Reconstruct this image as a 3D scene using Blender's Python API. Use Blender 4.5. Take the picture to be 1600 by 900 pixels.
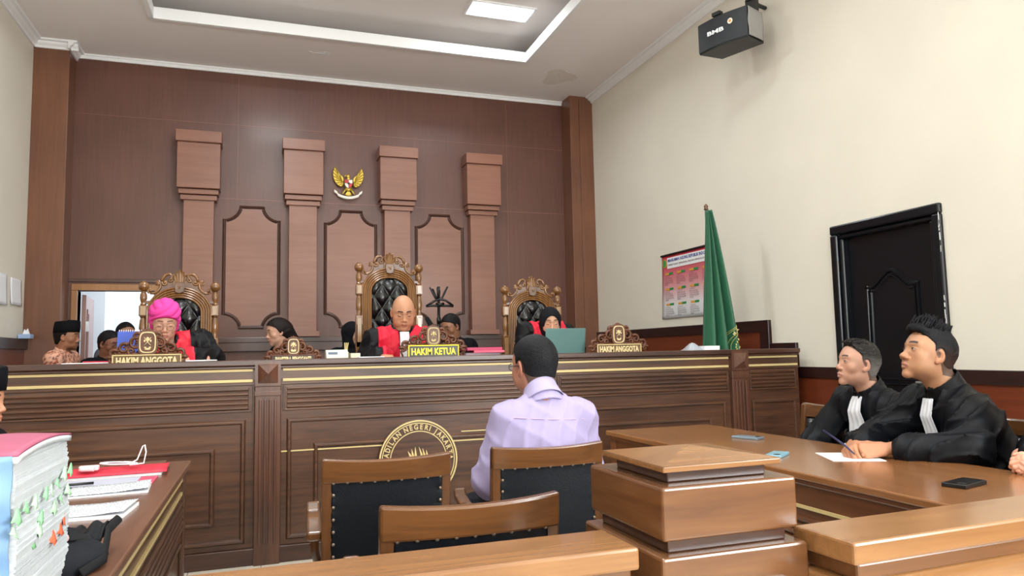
import bpy, math, random
import numpy as np
from mathutils import Matrix, Vector, Euler

for _o in list(bpy.data.objects):
    bpy.data.objects.remove(_o)
PI = math.pi
scene = bpy.context.scene
COL = scene.collection

# ------------------------------------------------------------------ camera
EYE = 1.24
YAW, PITCH, ROLL = math.radians(19.098), math.radians(5.031), math.radians(-1.178)
cf = Vector((math.sin(YAW)*math.cos(PITCH), math.cos(YAW)*math.cos(PITCH), math.sin(PITCH)))
cr0 = Vector((math.cos(YAW), -math.sin(YAW), 0))
cu0 = cr0.cross(cf)
cr = cr0*math.cos(ROLL) + cu0*math.sin(ROLL)
cu = -cr0*math.sin(ROLL) + cu0*math.cos(ROLL)
cam_d = bpy.data.cameras.new('camera')
cam = bpy.data.objects.new('camera', cam_d)
COL.objects.link(cam)
cam.matrix_world = Matrix(((cr.x, cu.x, -cf.x, 0), (cr.y, cu.y, -cf.y, 0), (cr.z, cu.z, -cf.z, EYE), (0, 0, 0, 1)))
cam_d.sensor_width = 36
cam_d.lens = 1125.16/1600*36
cam_d.clip_start = 0.05
scene.camera = cam

# ------------------------------------------------------------------ world, view, light
w = bpy.data.worlds.new('world')
scene.world = w
w.use_nodes = True
w.node_tree.nodes['Background'].inputs[0].default_value = (0.9, 0.95, 1, 1)
w.node_tree.nodes['Background'].inputs[1].default_value = 0.25
scene.view_settings.view_transform = 'Standard'
scene.view_settings.look = 'None'
scene.view_settings.exposure = 0.0
scene.view_settings.gamma = 1.0
scene.view_settings.use_curve_mapping = False

LIGHT_W = 35
FIXTURES = [(2.36, 7.02), (0.10, 5.6), (2.36, 4.3), (0.10, 2.8), (2.36, 1.2), (0.10, -0.2), (2.36, -1.9)]
UPZ = 4.87

def area(name, loc, sx, sy, watts, color, rot=(0, 0, 0)):
    d = bpy.data.lights.new(name, 'AREA')
    d.shape = 'RECTANGLE'; d.size = sx; d.size_y = sy
    d.energy = watts; d.color = color
    o = bpy.data.objects.new(name, d)
    o.location = loc; o.rotation_euler = rot
    COL.objects.link(o)
    return o

for fx, fy in FIXTURES:
    area('ceiling_lamp_light', (fx, fy, UPZ-0.035), 0.62, 0.26, LIGHT_W*(1.8 if fx < 1 else 0.5), (0.95, 1.0, 1.0))
# added fill lights, unseen behind the camera, to lift the ambient level
area('rear_fill_light', (0.6, -3.9, 2.2), 5.2, 2.8, 340, (0.95, 0.99, 1.0), (math.radians(125), 0, 0))
area('rear_fill_light', (3.9, -1.6, 2.3), 3.6, 1.8, 520, (0.95, 0.99, 1.0), (math.radians(100), 0, math.radians(62)))  # second added fill, aimed to brighten the left wall and ceiling
# the side room behind the open door has its own lamp
area('side_room_lamp', (-1.2, 10.0, 3.2), 0.9, 0.9, 75, (0.93, 0.97, 1.0))

# ------------------------------------------------------------------ materials
def lin(c):
    if isinstance(c, str):
        c = tuple(int(c[i:i+2], 16)/255 for i in (0, 2, 4))
    return tuple((x/12.92 if x <= 0.04045 else ((x+0.055)/1.055)**2.4) for x in c)

def new_mat(name):
    m = bpy.data.materials.new(name)
    m.use_nodes = True
    nt = m.node_tree
    return m, nt, nt.nodes['Principled BSDF']

def solid(name, c, rough=0.5, metal=0.0, spec=0.5, emit=0, coat=0, bump=0, bscale=60, var=0.0, vscale=8):
    m, nt, b = new_mat(name)
    c = lin(c)
    b.inputs['Base Color'].default_value = (*c, 1)
    b.inputs['Roughness'].default_value = rough
    b.inputs['Metallic'].default_value = metal
    b.inputs['Specular IOR Level'].default_value = spec
    b.inputs['Coat Weight'].default_value = coat
    b.inputs['Coat Roughness'].default_value = 0.15
    tc = nt.nodes.new('ShaderNodeTexCoord')
    if emit:
        b.inputs['Emission Color'].default_value = (*c, 1)
        b.inputs['Emission Strength'].default_value = emit
    if var:
        n = nt.nodes.new('ShaderNodeTexNoise'); n.inputs['Scale'].default_value = vscale
        n.inputs['Detail'].default_value = 4
        nt.links.new(tc.outputs['Object'], n.inputs['Vector'])
        r = nt.nodes.new('ShaderNodeValToRGB')
        r.color_ramp.elements[0].position = 0.3; r.color_ramp.elements[1].position = 0.7
        r.color_ramp.elements[0].color = (*[x*(1-var) for x in c], 1)
        r.color_ramp.elements[1].color = (*[min(1, x*(1+var)) for x in c], 1)
        nt.links.new(n.outputs['Fac'], r.inputs['Fac'])
        nt.links.new(r.outputs['Color'], b.inputs['Base Color'])
    if bump:
        n = nt.nodes.new('ShaderNodeTexNoise'); n.inputs['Scale'].default_value = bscale
        n.inputs['Detail'].default_value = 3
        nt.links.new(tc.outputs['Object'], n.inputs['Vector'])
        bp = nt.nodes.new('ShaderNodeBump'); bp.inputs['Strength'].default_value = bump
        bp.inputs['Distance'].default_value = 0.01
        nt.links.new(n.outputs['Fac'], bp.inputs['Height'])
        nt.links.new(bp.outputs['Normal'], b.inputs['Normal'])
    return m

def wood(name, c1, c2, axis='x', rough=0.32, fine=1.0, big=0.25, coat=0.25, spec=0.5):
    """veneer: fibres stretched along one axis plus broad tone drift"""
    m, nt, b = new_mat(name)
    c1, c2 = lin(c1), lin(c2)
    tc = nt.nodes.new('ShaderNodeTexCoord')
    mp = nt.nodes.new('ShaderNodeMapping')
    st = {'x': (0.9, 14, 14), 'y': (14, 0.9, 14), 'z': (14, 14, 0.9), 'h': (1.2, 1.2, 14)}[axis]
    mp.inputs['Scale'].default_value = [s*fine for s in st]
    nt.links.new(tc.outputs['Object'], mp.inputs['Vector'])
    n1 = nt.nodes.new('ShaderNodeTexNoise'); n1.inputs['Scale'].default_value = 3.0
    n1.inputs['Detail'].default_value = 8; n1.inputs['Roughness'].default_value = 0.6
    n1.inputs['Distortion'].default_value = 0.6
    nt.links.new(mp.outputs['Vector'], n1.inputs['Vector'])
    n2 = nt.nodes.new('ShaderNodeTexNoise'); n2.inputs['Scale'].default_value = 1.3
    n2.inputs['Detail'].default_value = 2
    nt.links.new(tc.outputs['Object'], n2.inputs['Vector'])
    mx = nt.nodes.new('ShaderNodeMix'); mx.data_type = 'FLOAT'
    mx.inputs[0].default_value = big
    nt.links.new(n1.outputs['Fac'], mx.inputs[2]); nt.links.new(n2.outputs['Fac'], mx.inputs[3])
    r = nt.nodes.new('ShaderNodeValToRGB')
    r.color_ramp.elements[0].position = 0.34; r.color_ramp.elements[1].position = 0.66
    r.color_ramp.elements[0].color = (*c1, 1); r.color_ramp.elements[1].color = (*c2, 1)
    nt.links.new(mx.outputs[0], r.inputs['Fac'])
    nt.links.new(r.outputs['Color'], b.inputs['Base Color'])
    b.inputs['Roughness'].default_value = rough
    b.inputs['Coat Weight'].default_value = coat
    b.inputs['Coat Roughness'].default_value = 0.2
    b.inputs['Specular IOR Level'].default_value = spec
    bp = nt.nodes.new('ShaderNodeBump'); bp.inputs['Strength'].default_value = 0.06
    bp.inputs['Distance'].default_value = 0.004
    nt.links.new(n1.outputs['Fac'], bp.inputs['Height'])
    nt.links.new(bp.outputs['Normal'], b.inputs['Normal'])
    return m

def vcol(name, rough=0.5, bump=0.0, bscale=90, sss=0.0, spec=0.4):
    """colour comes from the mesh's own colour attribute"""
    m, nt, b = new_mat(name)
    a = nt.nodes.new('ShaderNodeAttribute'); a.attribute_name = 'Col'
    nt.links.new(a.outputs['Color'], b.inputs['Base Color'])
    b.inputs['Roughness'].default_value = rough
    b.inputs['Specular IOR Level'].default_value = spec
    if sss:
        b.inputs['Subsurface Weight'].default_value = sss
        b.inputs['Subsurface Radius'].default_value = (0.012, 0.005, 0.003)
        b.inputs['Subsurface Scale'].default_value = 1.0
    if bump:
        tc = nt.nodes.new('ShaderNodeTexCoord')
        n = nt.nodes.new('ShaderNodeTexNoise'); n.inputs['Scale'].default_value = bscale
        nt.links.new(tc.outputs['Object'], n.inputs['Vector'])
        bp = nt.nodes.new('ShaderNodeBump'); bp.inputs['Strength'].default_value = bump
        bp.inputs['Distance'].default_value = 0.004
        nt.links.new(n.outputs['Fac'], bp.inputs['Height'])
        nt.links.new(bp.outputs['Normal'], b.inputs['Normal'])
    return m

def paper_lines(name, base, ink, rows=140, xs=300, axis='y', gap=0.5):
    """printed lines of small text on a sheet"""
    m, nt, b = new_mat(name)
    tc = nt.nodes.new('ShaderNodeTexCoord')
    sp = nt.nodes.new('ShaderNodeSeparateXYZ')
    nt.links.new(tc.outputs['Object'], sp.inputs[0])
    i, j = ('Y', 'X') if axis == 'y' else ('X', 'Y')
    mu = nt.nodes.new('ShaderNodeMath'); mu.operation = 'MULTIPLY'; mu.inputs[1].default_value = rows
    nt.links.new(sp.outputs[i], mu.inputs[0])
    fr = nt.nodes.new('ShaderNodeMath'); fr.operation = 'FRACT'
    nt.links.new(mu.outputs[0], fr.inputs[0])
    gt = nt.nodes.new('ShaderNodeMath'); gt.operation = 'GREATER_THAN'; gt.inputs[1].default_value = gap
    nt.links.new(fr.outputs[0], gt.inputs[0])
    mp = nt.nodes.new('ShaderNodeMapping')
    mp.inputs['Scale'].default_value = (xs, rows, 1) if axis == 'y' else (rows, xs, 1)
    nt.links.new(tc.outputs['Object'], mp.inputs['Vector'])
    n = nt.nodes.new('ShaderNodeTexNoise'); n.inputs['Scale'].default_value = 1.0
    nt.links.new(mp.outputs['Vector'], n.inputs['Vector'])
    g2 = nt.nodes.new('ShaderNodeMath'); g2.operation = 'GREATER_THAN'; g2.inputs[1].default_value = 0.47
    nt.links.new(n.outputs['Fac'], g2.inputs[0])
    ml = nt.nodes.new('ShaderNodeMath'); ml.operation = 'MULTIPLY'
    nt.links.new(gt.outputs[0], ml.inputs[0]); nt.links.new(g2.outputs[0], ml.inputs[1])
    mix = nt.nodes.new('ShaderNodeMix'); mix.data_type = 'RGBA'
    mix.inputs[6].default_value = (*lin(base), 1); mix.inputs[7].default_value = (*lin(ink), 1)
    nt.links.new(ml.outputs[0], mix.inputs[0])
    nt.links.new(mix.outputs[2], b.inputs['Base Color'])
    b.inputs['Roughness'].default_value = 0.7
    return m

M = {}
M['wallwood'] = wood('panel_veneer', '58362b', '6a4337', 'z', 0.42, 0.7, 0.5, 0.15)
M['wallwood_h'] = wood('panel_veneer_across', '7e513f', '92624e', 'x', 0.40, 0.5, 0.5, 0.2)
M['walltrim'] = wood('panel_moulding', '43291f', '523429', 'x', 0.3, 0.7, 0.4)
M['pilaster'] = wood('pilaster_veneer', '66402e', '7d5139', 'z', 0.38, 0.6, 0.5, 0.15)
M['bench'] = wood('bench_teak', '38231a', '64422d', 'x', 0.34, 0.8, 0.3, 0.3)
M['bench_v'] = wood('bench_teak_upright', '43291f', '684332', 'z', 0.3, 0.8, 0.3, 0.3)
M['bench_dk'] = wood('bench_moulding', '34201a', '523427', 'x', 0.28, 0.8, 0.3, 0.3)
M['gold'] = solid('gold_paint', 'cdb881', 0.45, 0.1, 0.5)
M['table'] = wood('table_teak', '7c4f2e', '99693f', 'y', 0.22, 0.7, 0.4, 0.4)
M['table_l'] = wood('side_table_teak', '5a3a2b', '74503c', 'y', 0.3, 0.7, 0.4, 0.3)
M['rail'] = wood('rail_teak', '7a5230', '9c7146', 'x', 0.26, 0.7, 0.4, 0.4)
M['rail_dk'] = wood('rail_teak_brown', '5c3a22', '78502f', 'x', 0.28, 0.8, 0.4, 0.4)
M['chair'] = wood('chair_teak', '4c2f1a', '704826', 'x', 0.25, 0.6, 0.3, 0.4)
M['chair_v'] = wood('chair_teak_upright', '4c301c', '6a4529', 'z', 0.25, 0.6, 0.3, 0.4)
M['throne'] = wood('carved_teak', '5e3c1e', '8e6234', 'z', 0.24, 1.0, 0.3, 0.5)
M['post'] = wood('post_teak', '5c3a22', '78502f', 'h', 0.26, 0.8, 0.4, 0.4)
M['throne_lt'] = wood('carved_teak_worn', '8a6a48', 'b08c62', 'z', 0.24, 1.0, 0.3, 0.5)
M['throne_dk'] = wood('carved_teak_dark', '4a2c18', '6d4526', 'z', 0.3, 1.0, 0.3, 0.4)
M['carve'] = wood('carved_plate_wood', '45230f', '6f3f22', 'x', 0.45, 2.0, 0.3, 0.1)
M['leather'] = solid('black_leather', '05070a', 0.25, 0, 0.4, coat=0.35, bump=0.15, bscale=120)
M['leather_m'] = solid('dark_leather', '060c14', 0.45, 0, 0.35, bump=0.1, bscale=160)
M['cream'] = solid('cream_wall_paint', 'dfdacd', 0.75, 0, 0.2, var=0.03, vscale=1.5, bump=0.08, bscale=220)
M['ceil'] = solid('ceiling_paint', 'efe9e6', 0.8, 0, 0.2, var=0.015, vscale=2)
M['white'] = solid('white_trim_paint', 'ececec', 0.6, 0, 0.3)
M['stain'] = solid('ceiling_water_stain', 'dfd8d0', 0.85, 0, 0.2, var=0.06, vscale=20)
M['floor'] = None
M['bluewhite'] = solid('side_room_paint', 'dfe8f0', 0.8)
M['doorwood'] = wood('door_frame_wood', '8a5d36', 'a67546', 'z', 0.35, 0.8, 0.4)
M['dooropen'] = wood('open_door_veneer', '7a5044', '94685a', 'z', 0.4, 0.8, 0.4)
M['blackdoor'] = solid('black_door_gloss', '080b12', 0.3, 0, 0.4, coat=0.15)
M['dado_dk'] = wood('dado_cap', '1f0f0e', '2f1715', 'y', 0.35, 0.7, 0.3, 0.2)
M['dado'] = wood('dado_panel', '5c2816', '7a3a22', 'y', 0.3, 0.7, 0.4, 0.3)
M['black'] = solid('black_plastic', '0c0d10', 0.4)
M['blackcloth'] = solid('black_cloth', '0e0f13', 0.75, 0, 0.25, bump=0.3, bscale=25)
M['metal'] = solid('brushed_metal', 'a8a8aa', 0.35, 0.9)
M['nail'] = solid('brass_nail_heads', '8c7f70', 0.35, 0.7)
M['paper'] = solid('white_paper', 'eceef2', 0.7)
M['papertext'] = paper_lines('printed_paper', 'dfe3ea', '4a5058', 85, 220, 'y')
M['papertext2'] = paper_lines('printed_paper_close', 'dfe3ea', '50565e', 110, 260, 'y', 0.5)
M['red'] = solid('red_folder', 'c8283f', 0.5)
M['pink'] = solid('pink_folder', 'd14a6a', 0.45)

m, nt, b = new_mat('floor_tiles')
tc = nt.nodes.new('ShaderNodeTexCoord'); br = nt.nodes.new('ShaderNodeTexBrick')
br.offset = 0; br.inputs['Scale'].default_value = 1; br.inputs['Brick Width'].default_value = 0.4
br.inputs['Row Height'].default_value = 0.4; br.inputs['Mortar Size'].default_value = 0.003
br.inputs['Color1'].default_value = (*lin('ddd6c8'), 1); br.inputs['Color2'].default_value = (*lin('d8d0c2'), 1)
br.inputs['Mortar'].default_value = (*lin('8c8478'), 1)
nt.links.new(tc.outputs['Object'], br.inputs['Vector']); nt.links.new(br.outputs['Color'], b.inputs['Base Color'])
b.inputs['Roughness'].default_value = 0.25
M['floor'] = m

# ------------------------------------------------------------------ mesh building
def RZ(a): return Matrix.Rotation(a, 4, 'Z')
def RX(a): return Matrix.Rotation(a, 4, 'X')
def RY(a): return Matrix.Rotation(a, 4, 'Y')
def T(x, y, z): return Matrix.Translation((x, y, z))

def local_matrix(o):
    return Matrix.Translation(o.location) @ o.rotation_euler.to_matrix().to_4x4()

def world_matrix(o):
    m = local_matrix(o)
    while o.parent:
        o = o.parent
        m = local_matrix(o) @ m
    return m

class MB:
    def __init__(s, mat=None):
        s.v = []; s.f = []; s.mi = []; s.X = Matrix.Identity(4); s.cm = 0
    def add(s, vs, fs):
        n = len(s.v)
        for p in vs:
            q = s.X @ Vector(p); s.v.append((q.x, q.y, q.z))
        for f in fs:
            s.f.append(tuple(n+i for i in f)); s.mi.append(s.cm)
    def box(s, x0, x1, y0, y1, z0, z1):
        s.add([(x0,y0,z0),(x1,y0,z0),(x1,y1,z0),(x0,y1,z0),(x0,y0,z1),(x1,y0,z1),(x1,y1,z1),(x0,y1,z1)],
              [(0,3,2,1),(4,5,6,7),(0,1,5,4),(1,2,6,5),(2,3,7,6),(3,0,4,7)])
        return s
    def frust(s, x0, x1, y0, y1, z0, X0, X1, Y0, Y1, z1):
        s.add([(x0,y0,z0),(x1,y0,z0),(x1,y1,z0),(x0,y1,z0),(X0,Y0,z1),(X1,Y0,z1),(X1,Y1,z1),(X0,Y1,z1)],
              [(0,3,2,1),(4,5,6,7),(0,1,5,4),(1,2,6,5),(2,3,7,6),(3,0,4,7)])
        return s
    def prism(s, poly, a, b, plane='xz'):
        """poly extruded along the axis missing from plane"""
        n = len(poly)
        def P(u, v, h):
            return {'xz': (u, h, v), 'xy': (u, v, h), 'yz': (h, u, v)}[plane]
        vs = [P(u, v, a) for u, v in poly] + [P(u, v, b) for u, v in poly]
        fs = [tuple(range(n)), tuple(range(2*n-1, n-1, -1))]
        for i in range(n):
            j = (i+1) % n
            fs.append((i, i+n, j+n, j))
        s.add(vs, fs)
        return s
    def lathe(s, prof, c=(0, 0, 0), n=20, axis='z'):
        vs = []; fs = []
        for r, h in prof:
            for i in range(n):
                a = 2*PI*i/n
                p = (r*math.cos(a), r*math.sin(a), h)
                if axis == 'y': p = (p[0], p[2], p[1])
                if axis == 'x': p = (p[2], p[0], p[1])
                vs.append((p[0]+c[0], p[1]+c[1], p[2]+c[2]))
        m = len(prof)
        for k in range(m-1):
            for i in range(n):
                j = (i+1) % n
                fs.append((k*n+i, k*n+j, (k+1)*n+j, (k+1)*n+i))
        fs.append(tuple(range(n-1, -1, -1))); fs.append(tuple((m-1)*n+i for i in range(n)))
        s.add(vs, fs)
        return s
    def tube(s, pts, r, n=8, flat=1.0):
        pts = [Vector(p) for p in pts]
        rr = r if isinstance(r, (list, tuple)) else [r]*len(pts)
        vs = []; fs = []
        up = None
        for k, p in enumerate(pts):
            t = (pts[min(k+1, len(pts)-1)] - pts[max(k-1, 0)])
            t = t.normalized() if t.length > 1e-9 else Vector((0, 0, 1))
            if up is None:
                up = Vector((0, 1, 0)) if abs(t.y) < 0.8 else Vector((1, 0, 0))
            u = (up - t*up.dot(t)).normalized(); up = u
            v = t.cross(u)
            for i in range(n):
                a = 2*PI*i/n
                q = p + u*(rr[k]*flat*math.cos(a)) + v*(rr[k]*math.sin(a))
                vs.append(tuple(q))
        m = len(pts)
        for k in range(m-1):
            for i in range(n):
                j = (i+1) % n
                fs.append((k*n+i, k*n+j, (k+1)*n+j, (k+1)*n+i))
        fs.append(tuple(range(n-1, -1, -1))); fs.append(tuple((m-1)*n+i for i in range(n)))
        s.add(vs, fs)
        return s
    def ell(s, c, r, n=12, m=8, rot=None):
        vs = []; fs = []
        R = rot.to_3x3() if rot else Matrix.Identity(3)
        for k in range(m+1):
            t = PI*k/m
            for i in range(n):
                a = 2*PI*i/n
                q = R @ Vector((r[0]*math.sin(t)*math.cos(a), r[1]*math.sin(t)*math.sin(a), r[2]*math.cos(t)))
                vs.append((c[0]+q.x, c[1]+q.y, c[2]+q.z))
        for k in range(m):
            for i in range(n):
                j = (i+1) % n
                fs.append((k*n+i, (k+1)*n+i, (k+1)*n+j, k*n+j))
        s.add(vs, fs)
        return s
    def grid(s, fn, nu, nv, closed=False):
        vs = [fn(i/(nu-1), j/(nv-1)) for j in range(nv) for i in range(nu)]
        fs = [(j*nu+i, j*nu+i+1, (j+1)*nu+i+1, (j+1)*nu+i) for j in range(nv-1) for i in range(nu-1)]
        s.add(vs, fs)
        return s
    def slab(s, fn, nu, nv, th):
        """closed sheet of thickness th along its normal"""
        A = [Vector(fn(i/(nu-1), j/(nv-1))) for j in range(nv) for i in range(nu)]
        def at(i, j): return A[max(0, min(nv-1, j))*nu + max(0, min(nu-1, i))]
        B = []
        for j in range(nv):
            for i in range(nu):
                nn = (at(i+1, j)-at(i-1, j)).cross(at(i, j+1)-at(i, j-1))
                nn = nn.normalized() if nn.length > 1e-12 else Vector((0, 0, 1))
                B.append(at(i, j) - nn*th)
        N = nu*nv
        vs = [tuple(p) for p in A] + [tuple(p) for p in B]
        fs = []
        for j in range(nv-1):
            for i in range(nu-1):
                a, b_, c, d = j*nu+i, j*nu+i+1, (j+1)*nu+i+1, (j+1)*nu+i
                fs.append((a, b_, c, d)); fs.append((N+d, N+c, N+b_, N+a))
        ed = [i for i in range(nu)] + [j*nu+nu-1 for j in range(1, nv)] + [(nv-1)*nu+i for i in range(nu-2, -1, -1)] + [j*nu for j in range(nv-2, 0, -1)]
        for k in range(len(ed)):
            a, b_ = ed[k], ed[(k+1) % len(ed)]
            fs.append((b_, a, N+a, N+b_))
        s.add(vs, fs)
        return s
    def build(s, name, mat, parent=None, world=False, smooth=False, bevel=0, seg=2, auto=None):
        vs = s.v
        if world and parent:
            W = world_matrix(parent).inverted()
            vs = [tuple(W @ Vector(p)) for p in vs]
        me = bpy.data.meshes.new(name)
        me.from_pydata(vs, [], s.f)
        mats = mat if isinstance(mat, (list, tuple)) else [mat]
        for q in mats: me.materials.append(q)
        if len(mats) > 1: me.polygons.foreach_set('material_index', s.mi)
        if smooth: me.polygons.foreach_set('use_smooth', [True]*len(me.polygons))
        me.update()
        if smooth == 'auto':
            me.set_sharp_from_angle(angle=math.radians(40))
        o = bpy.data.objects.new(name, me)
        COL.objects.link(o)
        if parent: o.parent = parent
        if bevel:
            bv = o.modifiers.new('bevel', 'BEVEL'); bv.width = bevel; bv.segments = seg
            bv.limit_method = 'ANGLE'; bv.angle_limit = math.radians(40)
        return o

def tag(o, label, cat, group=None, kind=None):
    if label: o['label'] = label
    if cat: o['category'] = cat
    if group: o['group'] = group
    if kind: o['kind'] = kind
    return o

def empty(name, loc, rz=0, label=None, cat=None, group=None):
    o = bpy.data.objects.new(name, None)
    o.empty_display_size = 0.1
    o.location = loc; o.rotation_euler = (0, 0, rz)
    COL.objects.link(o)
    tag(o, label, cat, group)
    return o

def structure(o, label=None):
    o['kind'] = 'structure'
    if label: o['label'] = label; 
    return o

def copy_tree(o, parent=None):
    c = o.copy(); COL.objects.link(c)
    if parent: c.parent = parent
    for ch in list(KIDS(o)):
        copy_tree(ch, c)
    return c

def KIDS(o):
    return [x for x in bpy.data.objects if x.parent == o]

def text_mesh(name, txt, size, depth, mat, parent=None, mw=None, sx=1.0, bold=0.0, align='CENTER', spacing=1.0, line=1.0):
    """flat raised lettering; text lies in local XY then mw places it"""
    c = bpy.data.curves.new(name, 'FONT')
    c.body = txt; c.size = size; c.extrude = depth; c.offset = bold
    c.align_x = align; c.align_y = 'CENTER'; c.resolution_u = 2
    c.space_character = spacing; c.space_line = line
    to = bpy.data.objects.new(name, c); COL.objects.link(to)
    dg = bpy.context.evaluated_depsgraph_get()
    me = bpy.data.meshes.new_from_object(to.evaluated_get(dg))
    bpy.data.objects.remove(to); bpy.data.curves.remove(c)
    X = (mw or Matrix.Identity(4)) @ Matrix.Diagonal((sx, 1, 1, 1))
    if parent: X = world_matrix(parent).inverted() @ X
    me.transform(X)
    me.materials.clear(); me.materials.append(mat)
    o = bpy.data.objects.new(name, me); COL.objects.link(o)
    if parent: o.parent = parent
    return o

# text facing -Y (towards the camera side), upright
def FACE_S(x, y, z, a=0): return T(x, y, z) @ RZ(a) @ RX(PI/2)

# ================================================================== ROOM
XL, XR, YB, ZC = -2.30, 4.12, 8.78, 4.60
YK = -4.0
def sbox(name, x0, x1, y0, y1, z0, z1, mat, bevel=0):
    return structure(MB().box(x0, x1, y0, y1, z0, z1).build(name, mat, bevel=bevel))

sbox('floor', XL-0.1, XR+0.1, YK-0.1, 11.2, -0.1, 0.0, M['floor'])
sbox('wall_left', XL-0.12, XL, YK, YB+0.12, 0, 5.2, M['cream'])
sbox('wall_rear', XL-0.12, XR+0.12, YK-0.12, YK, 0, 5.2, M['cream'])
# right wall with the black door's opening
DY0, DY1, DZ = 3.47, 4.31, 2.08
m = MB()
m.box(XR, XR+0.12, YK, DY0, 0, 5.2).box(XR, XR+0.12, DY1, YB+0.12, 0, 5.2).box(XR, XR+0.12, DY0, DY1, DZ, 5.2)
m.box(XR+0.12, XR+0.16, DY0-0.2, DY1+0.2, 0, DZ+0.2)
structure(m.build('wall_right', M['cream']))
# back wall with the side room opening, panelled with veneer
OX0, OX1, OZ = -1.88, -0.98, 1.985
m = MB()
m.box(XL-0.12, OX0, YB, YB+0.12, 0, 5.2).box(OX1, XR+0.12, YB, YB+0.12, 0, 5.2).box(OX0, OX1, YB, YB+0.12, OZ, 5.2)
structure(m.build('wall_back', M['wallwood']))
# dais the judges sit on
sbox('floor_dais', XL, XR, 5.12, 6.62, 0, 0.42, M['dado'], 0.004)
sbox('floor_dais_step', XL, XR, 4.86, 5.12, 0, 0.20, M['dado'], 0.004)

# ceiling: lower border, coffer lip, upper field
CX0, CX1, CY0, CY1 = -1.07, 2.87, -3.0, 7.60
m = MB()
m.box(XL, XR, CY1, YB, ZC, ZC+0.08).box(XL, XR, YK, CY0, ZC, ZC+0.08)
m.box(XL, CX0, CY0, CY1, ZC, ZC+0.08).box(CX1, XR, CY0, CY1, ZC, ZC+0.08)
structure(m.build('ceiling', M['ceil']))
sbox('ceiling_coffer', XL, XR, YK, YB, UPZ, UPZ+0.06, M['ceil'])
m = MB()
for a in ((CX0-0.02, CX1+0.02, CY1-0.02, CY1+0.03), (CX0-0.02, CX1+0.02, CY0-0.03, CY0+0.02)):
    m.box(a[0], a[1], a[2], a[3], ZC-0.02, ZC+0.10)
m.box(CX0-0.03, CX0+0.02, CY0, CY1, ZC-0.02, ZC+0.10)
m.box(CX1-0.02, CX1+0.03, CY0, CY1, ZC-0.02, ZC+0.10)
structure(m.build('trim_coffer', M['white'], bevel=0.004))
# repaired patches on the ceiling
m = MB()
def blob(cx, cy, rx, ry, z, seed, n=26):
    rnd = random.Random(seed)
    pts = []
    for i in range(n):
        a = 2*PI*i/n; k = 1+0.16*math.sin(3*a+seed)+0.08*rnd.uniform(-1, 1)
        pts.append((cx+rx*k*math.cos(a), cy+ry*k*math.sin(a)))
    m.prism(pts, z-0.0015, z, 'xy')
blob(3.42, 7.95, 0.19, 0.24, ZC, 2)
structure(m.build('ceiling_stain', M['stain']))
m = MB(); blob(0.62, 8.02, 0.07, 0.05, ZC-0.001, 5); m.tube([(0.45, 8.0, ZC-0.003), (0.5, 8.03, ZC-0.003), (0.62, 8.02, ZC-0.003)], 0.002)
structure(m.build('ceiling_patch', M['white']))

# cornice: stepped profile swept on each run
def cornice(name, p0, p1, inward):
    prof = [(0, -0.085), (0.018, -0.085), (0.022, -0.062), (0.045, -0.042), (0.052, -0.022), (0.082, -0.016), (0.088, 0.0), (0, 0)]
    p0 = Vector(p0); p1 = Vector(p1); inn = Vector(inward)
    m = MB()
    vs = [tuple(p0 + inn*a + Vector((0, 0, b))) for a, b in prof] + [tuple(p1 + inn*a + Vector((0, 0, b))) for a, b in prof]
    n = len(prof)
    m.add(vs, [tuple(range(n)), tuple(range(2*n-1, n-1, -1))] + [(i, i+n, (i+1) % n+n, (i+1) % n) for i in range(n)])
    return structure(m.build(name, M['white']))
cornice('trim_1', (XR, YK, ZC), (XR, 8.5, ZC), (-1, 0, 0))
cornice('trim_2', (XL, YK, ZC), (XL, 8.5, ZC), (1, 0, 0))
cornice('trim_3', (XL, 8.5, ZC), (-1.97+0.085, 8.5, ZC), (0, -1, 0))
cornice('trim_4', (-1.97, 8.42, ZC), (-1.97, YB, ZC), (1, 0, 0))
m = MB()
m.box(-1.97, 3.80, YB-0.022, YB, ZC-0.055, ZC)
m.box(-1.97, 3.80, YB-0.036, YB-0.022, ZC-0.02, ZC)
structure(m.build('trim_5', M['white'], bevel=0.003))
# corner pilasters
sbox('trim_6', XL, -1.97, 8.50, YB, 0, ZC-0.07, M['pilaster'], 0.004)
sbox('trim_7', 3.80, XR, 8.50, YB, 0, ZC, M['pilaster'], 0.004)
m = MB()
m.box(3.93, XR, 8.485, 8.50, 0, ZC-0.05)
structure(m.build('trim_8', M['pilaster'], bevel=0.003))

# broad dado plinth and panel lines of the back wall
m = MB()
m.box(OX1+0.07, 3.80, YB-0.05, YB, 1.30, 1.46)
m.box(OX1+0.07, 3.80, YB-0.07, YB, 1.40, 1.46)
m.box(OX1+0.07, 3.80, YB-0.03, YB, 0.0, 0.18)
structure(m.build('trim_9', M['walltrim'], bevel=0.006))
m = MB()
m.box(-1.97, -0.86, YB-0.018, YB, 2.075, 2.115)
structure(m.build('trim_10', M['walltrim'], bevel=0.004))
m = MB()
for x0, x1 in ((-0.53, 0.26), (0.60, 1.37), (1.69, 2.46), (2.80, 3.80)):
    m.box(x0, x1, YB-0.003, YB, 3.055, 3.062)
m.box(-1.97, 3.8, YB-0.0025, YB, 3.93, 3.935)
m.box(-0.30, -0.296, YB-0.0025, YB, 3.06, 4.5)
m.box(3.0, 3.004, YB-0.0025, YB, 1.46, 4.5)
structure(m.build('trim_11', M['wallwood_h']))

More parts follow.
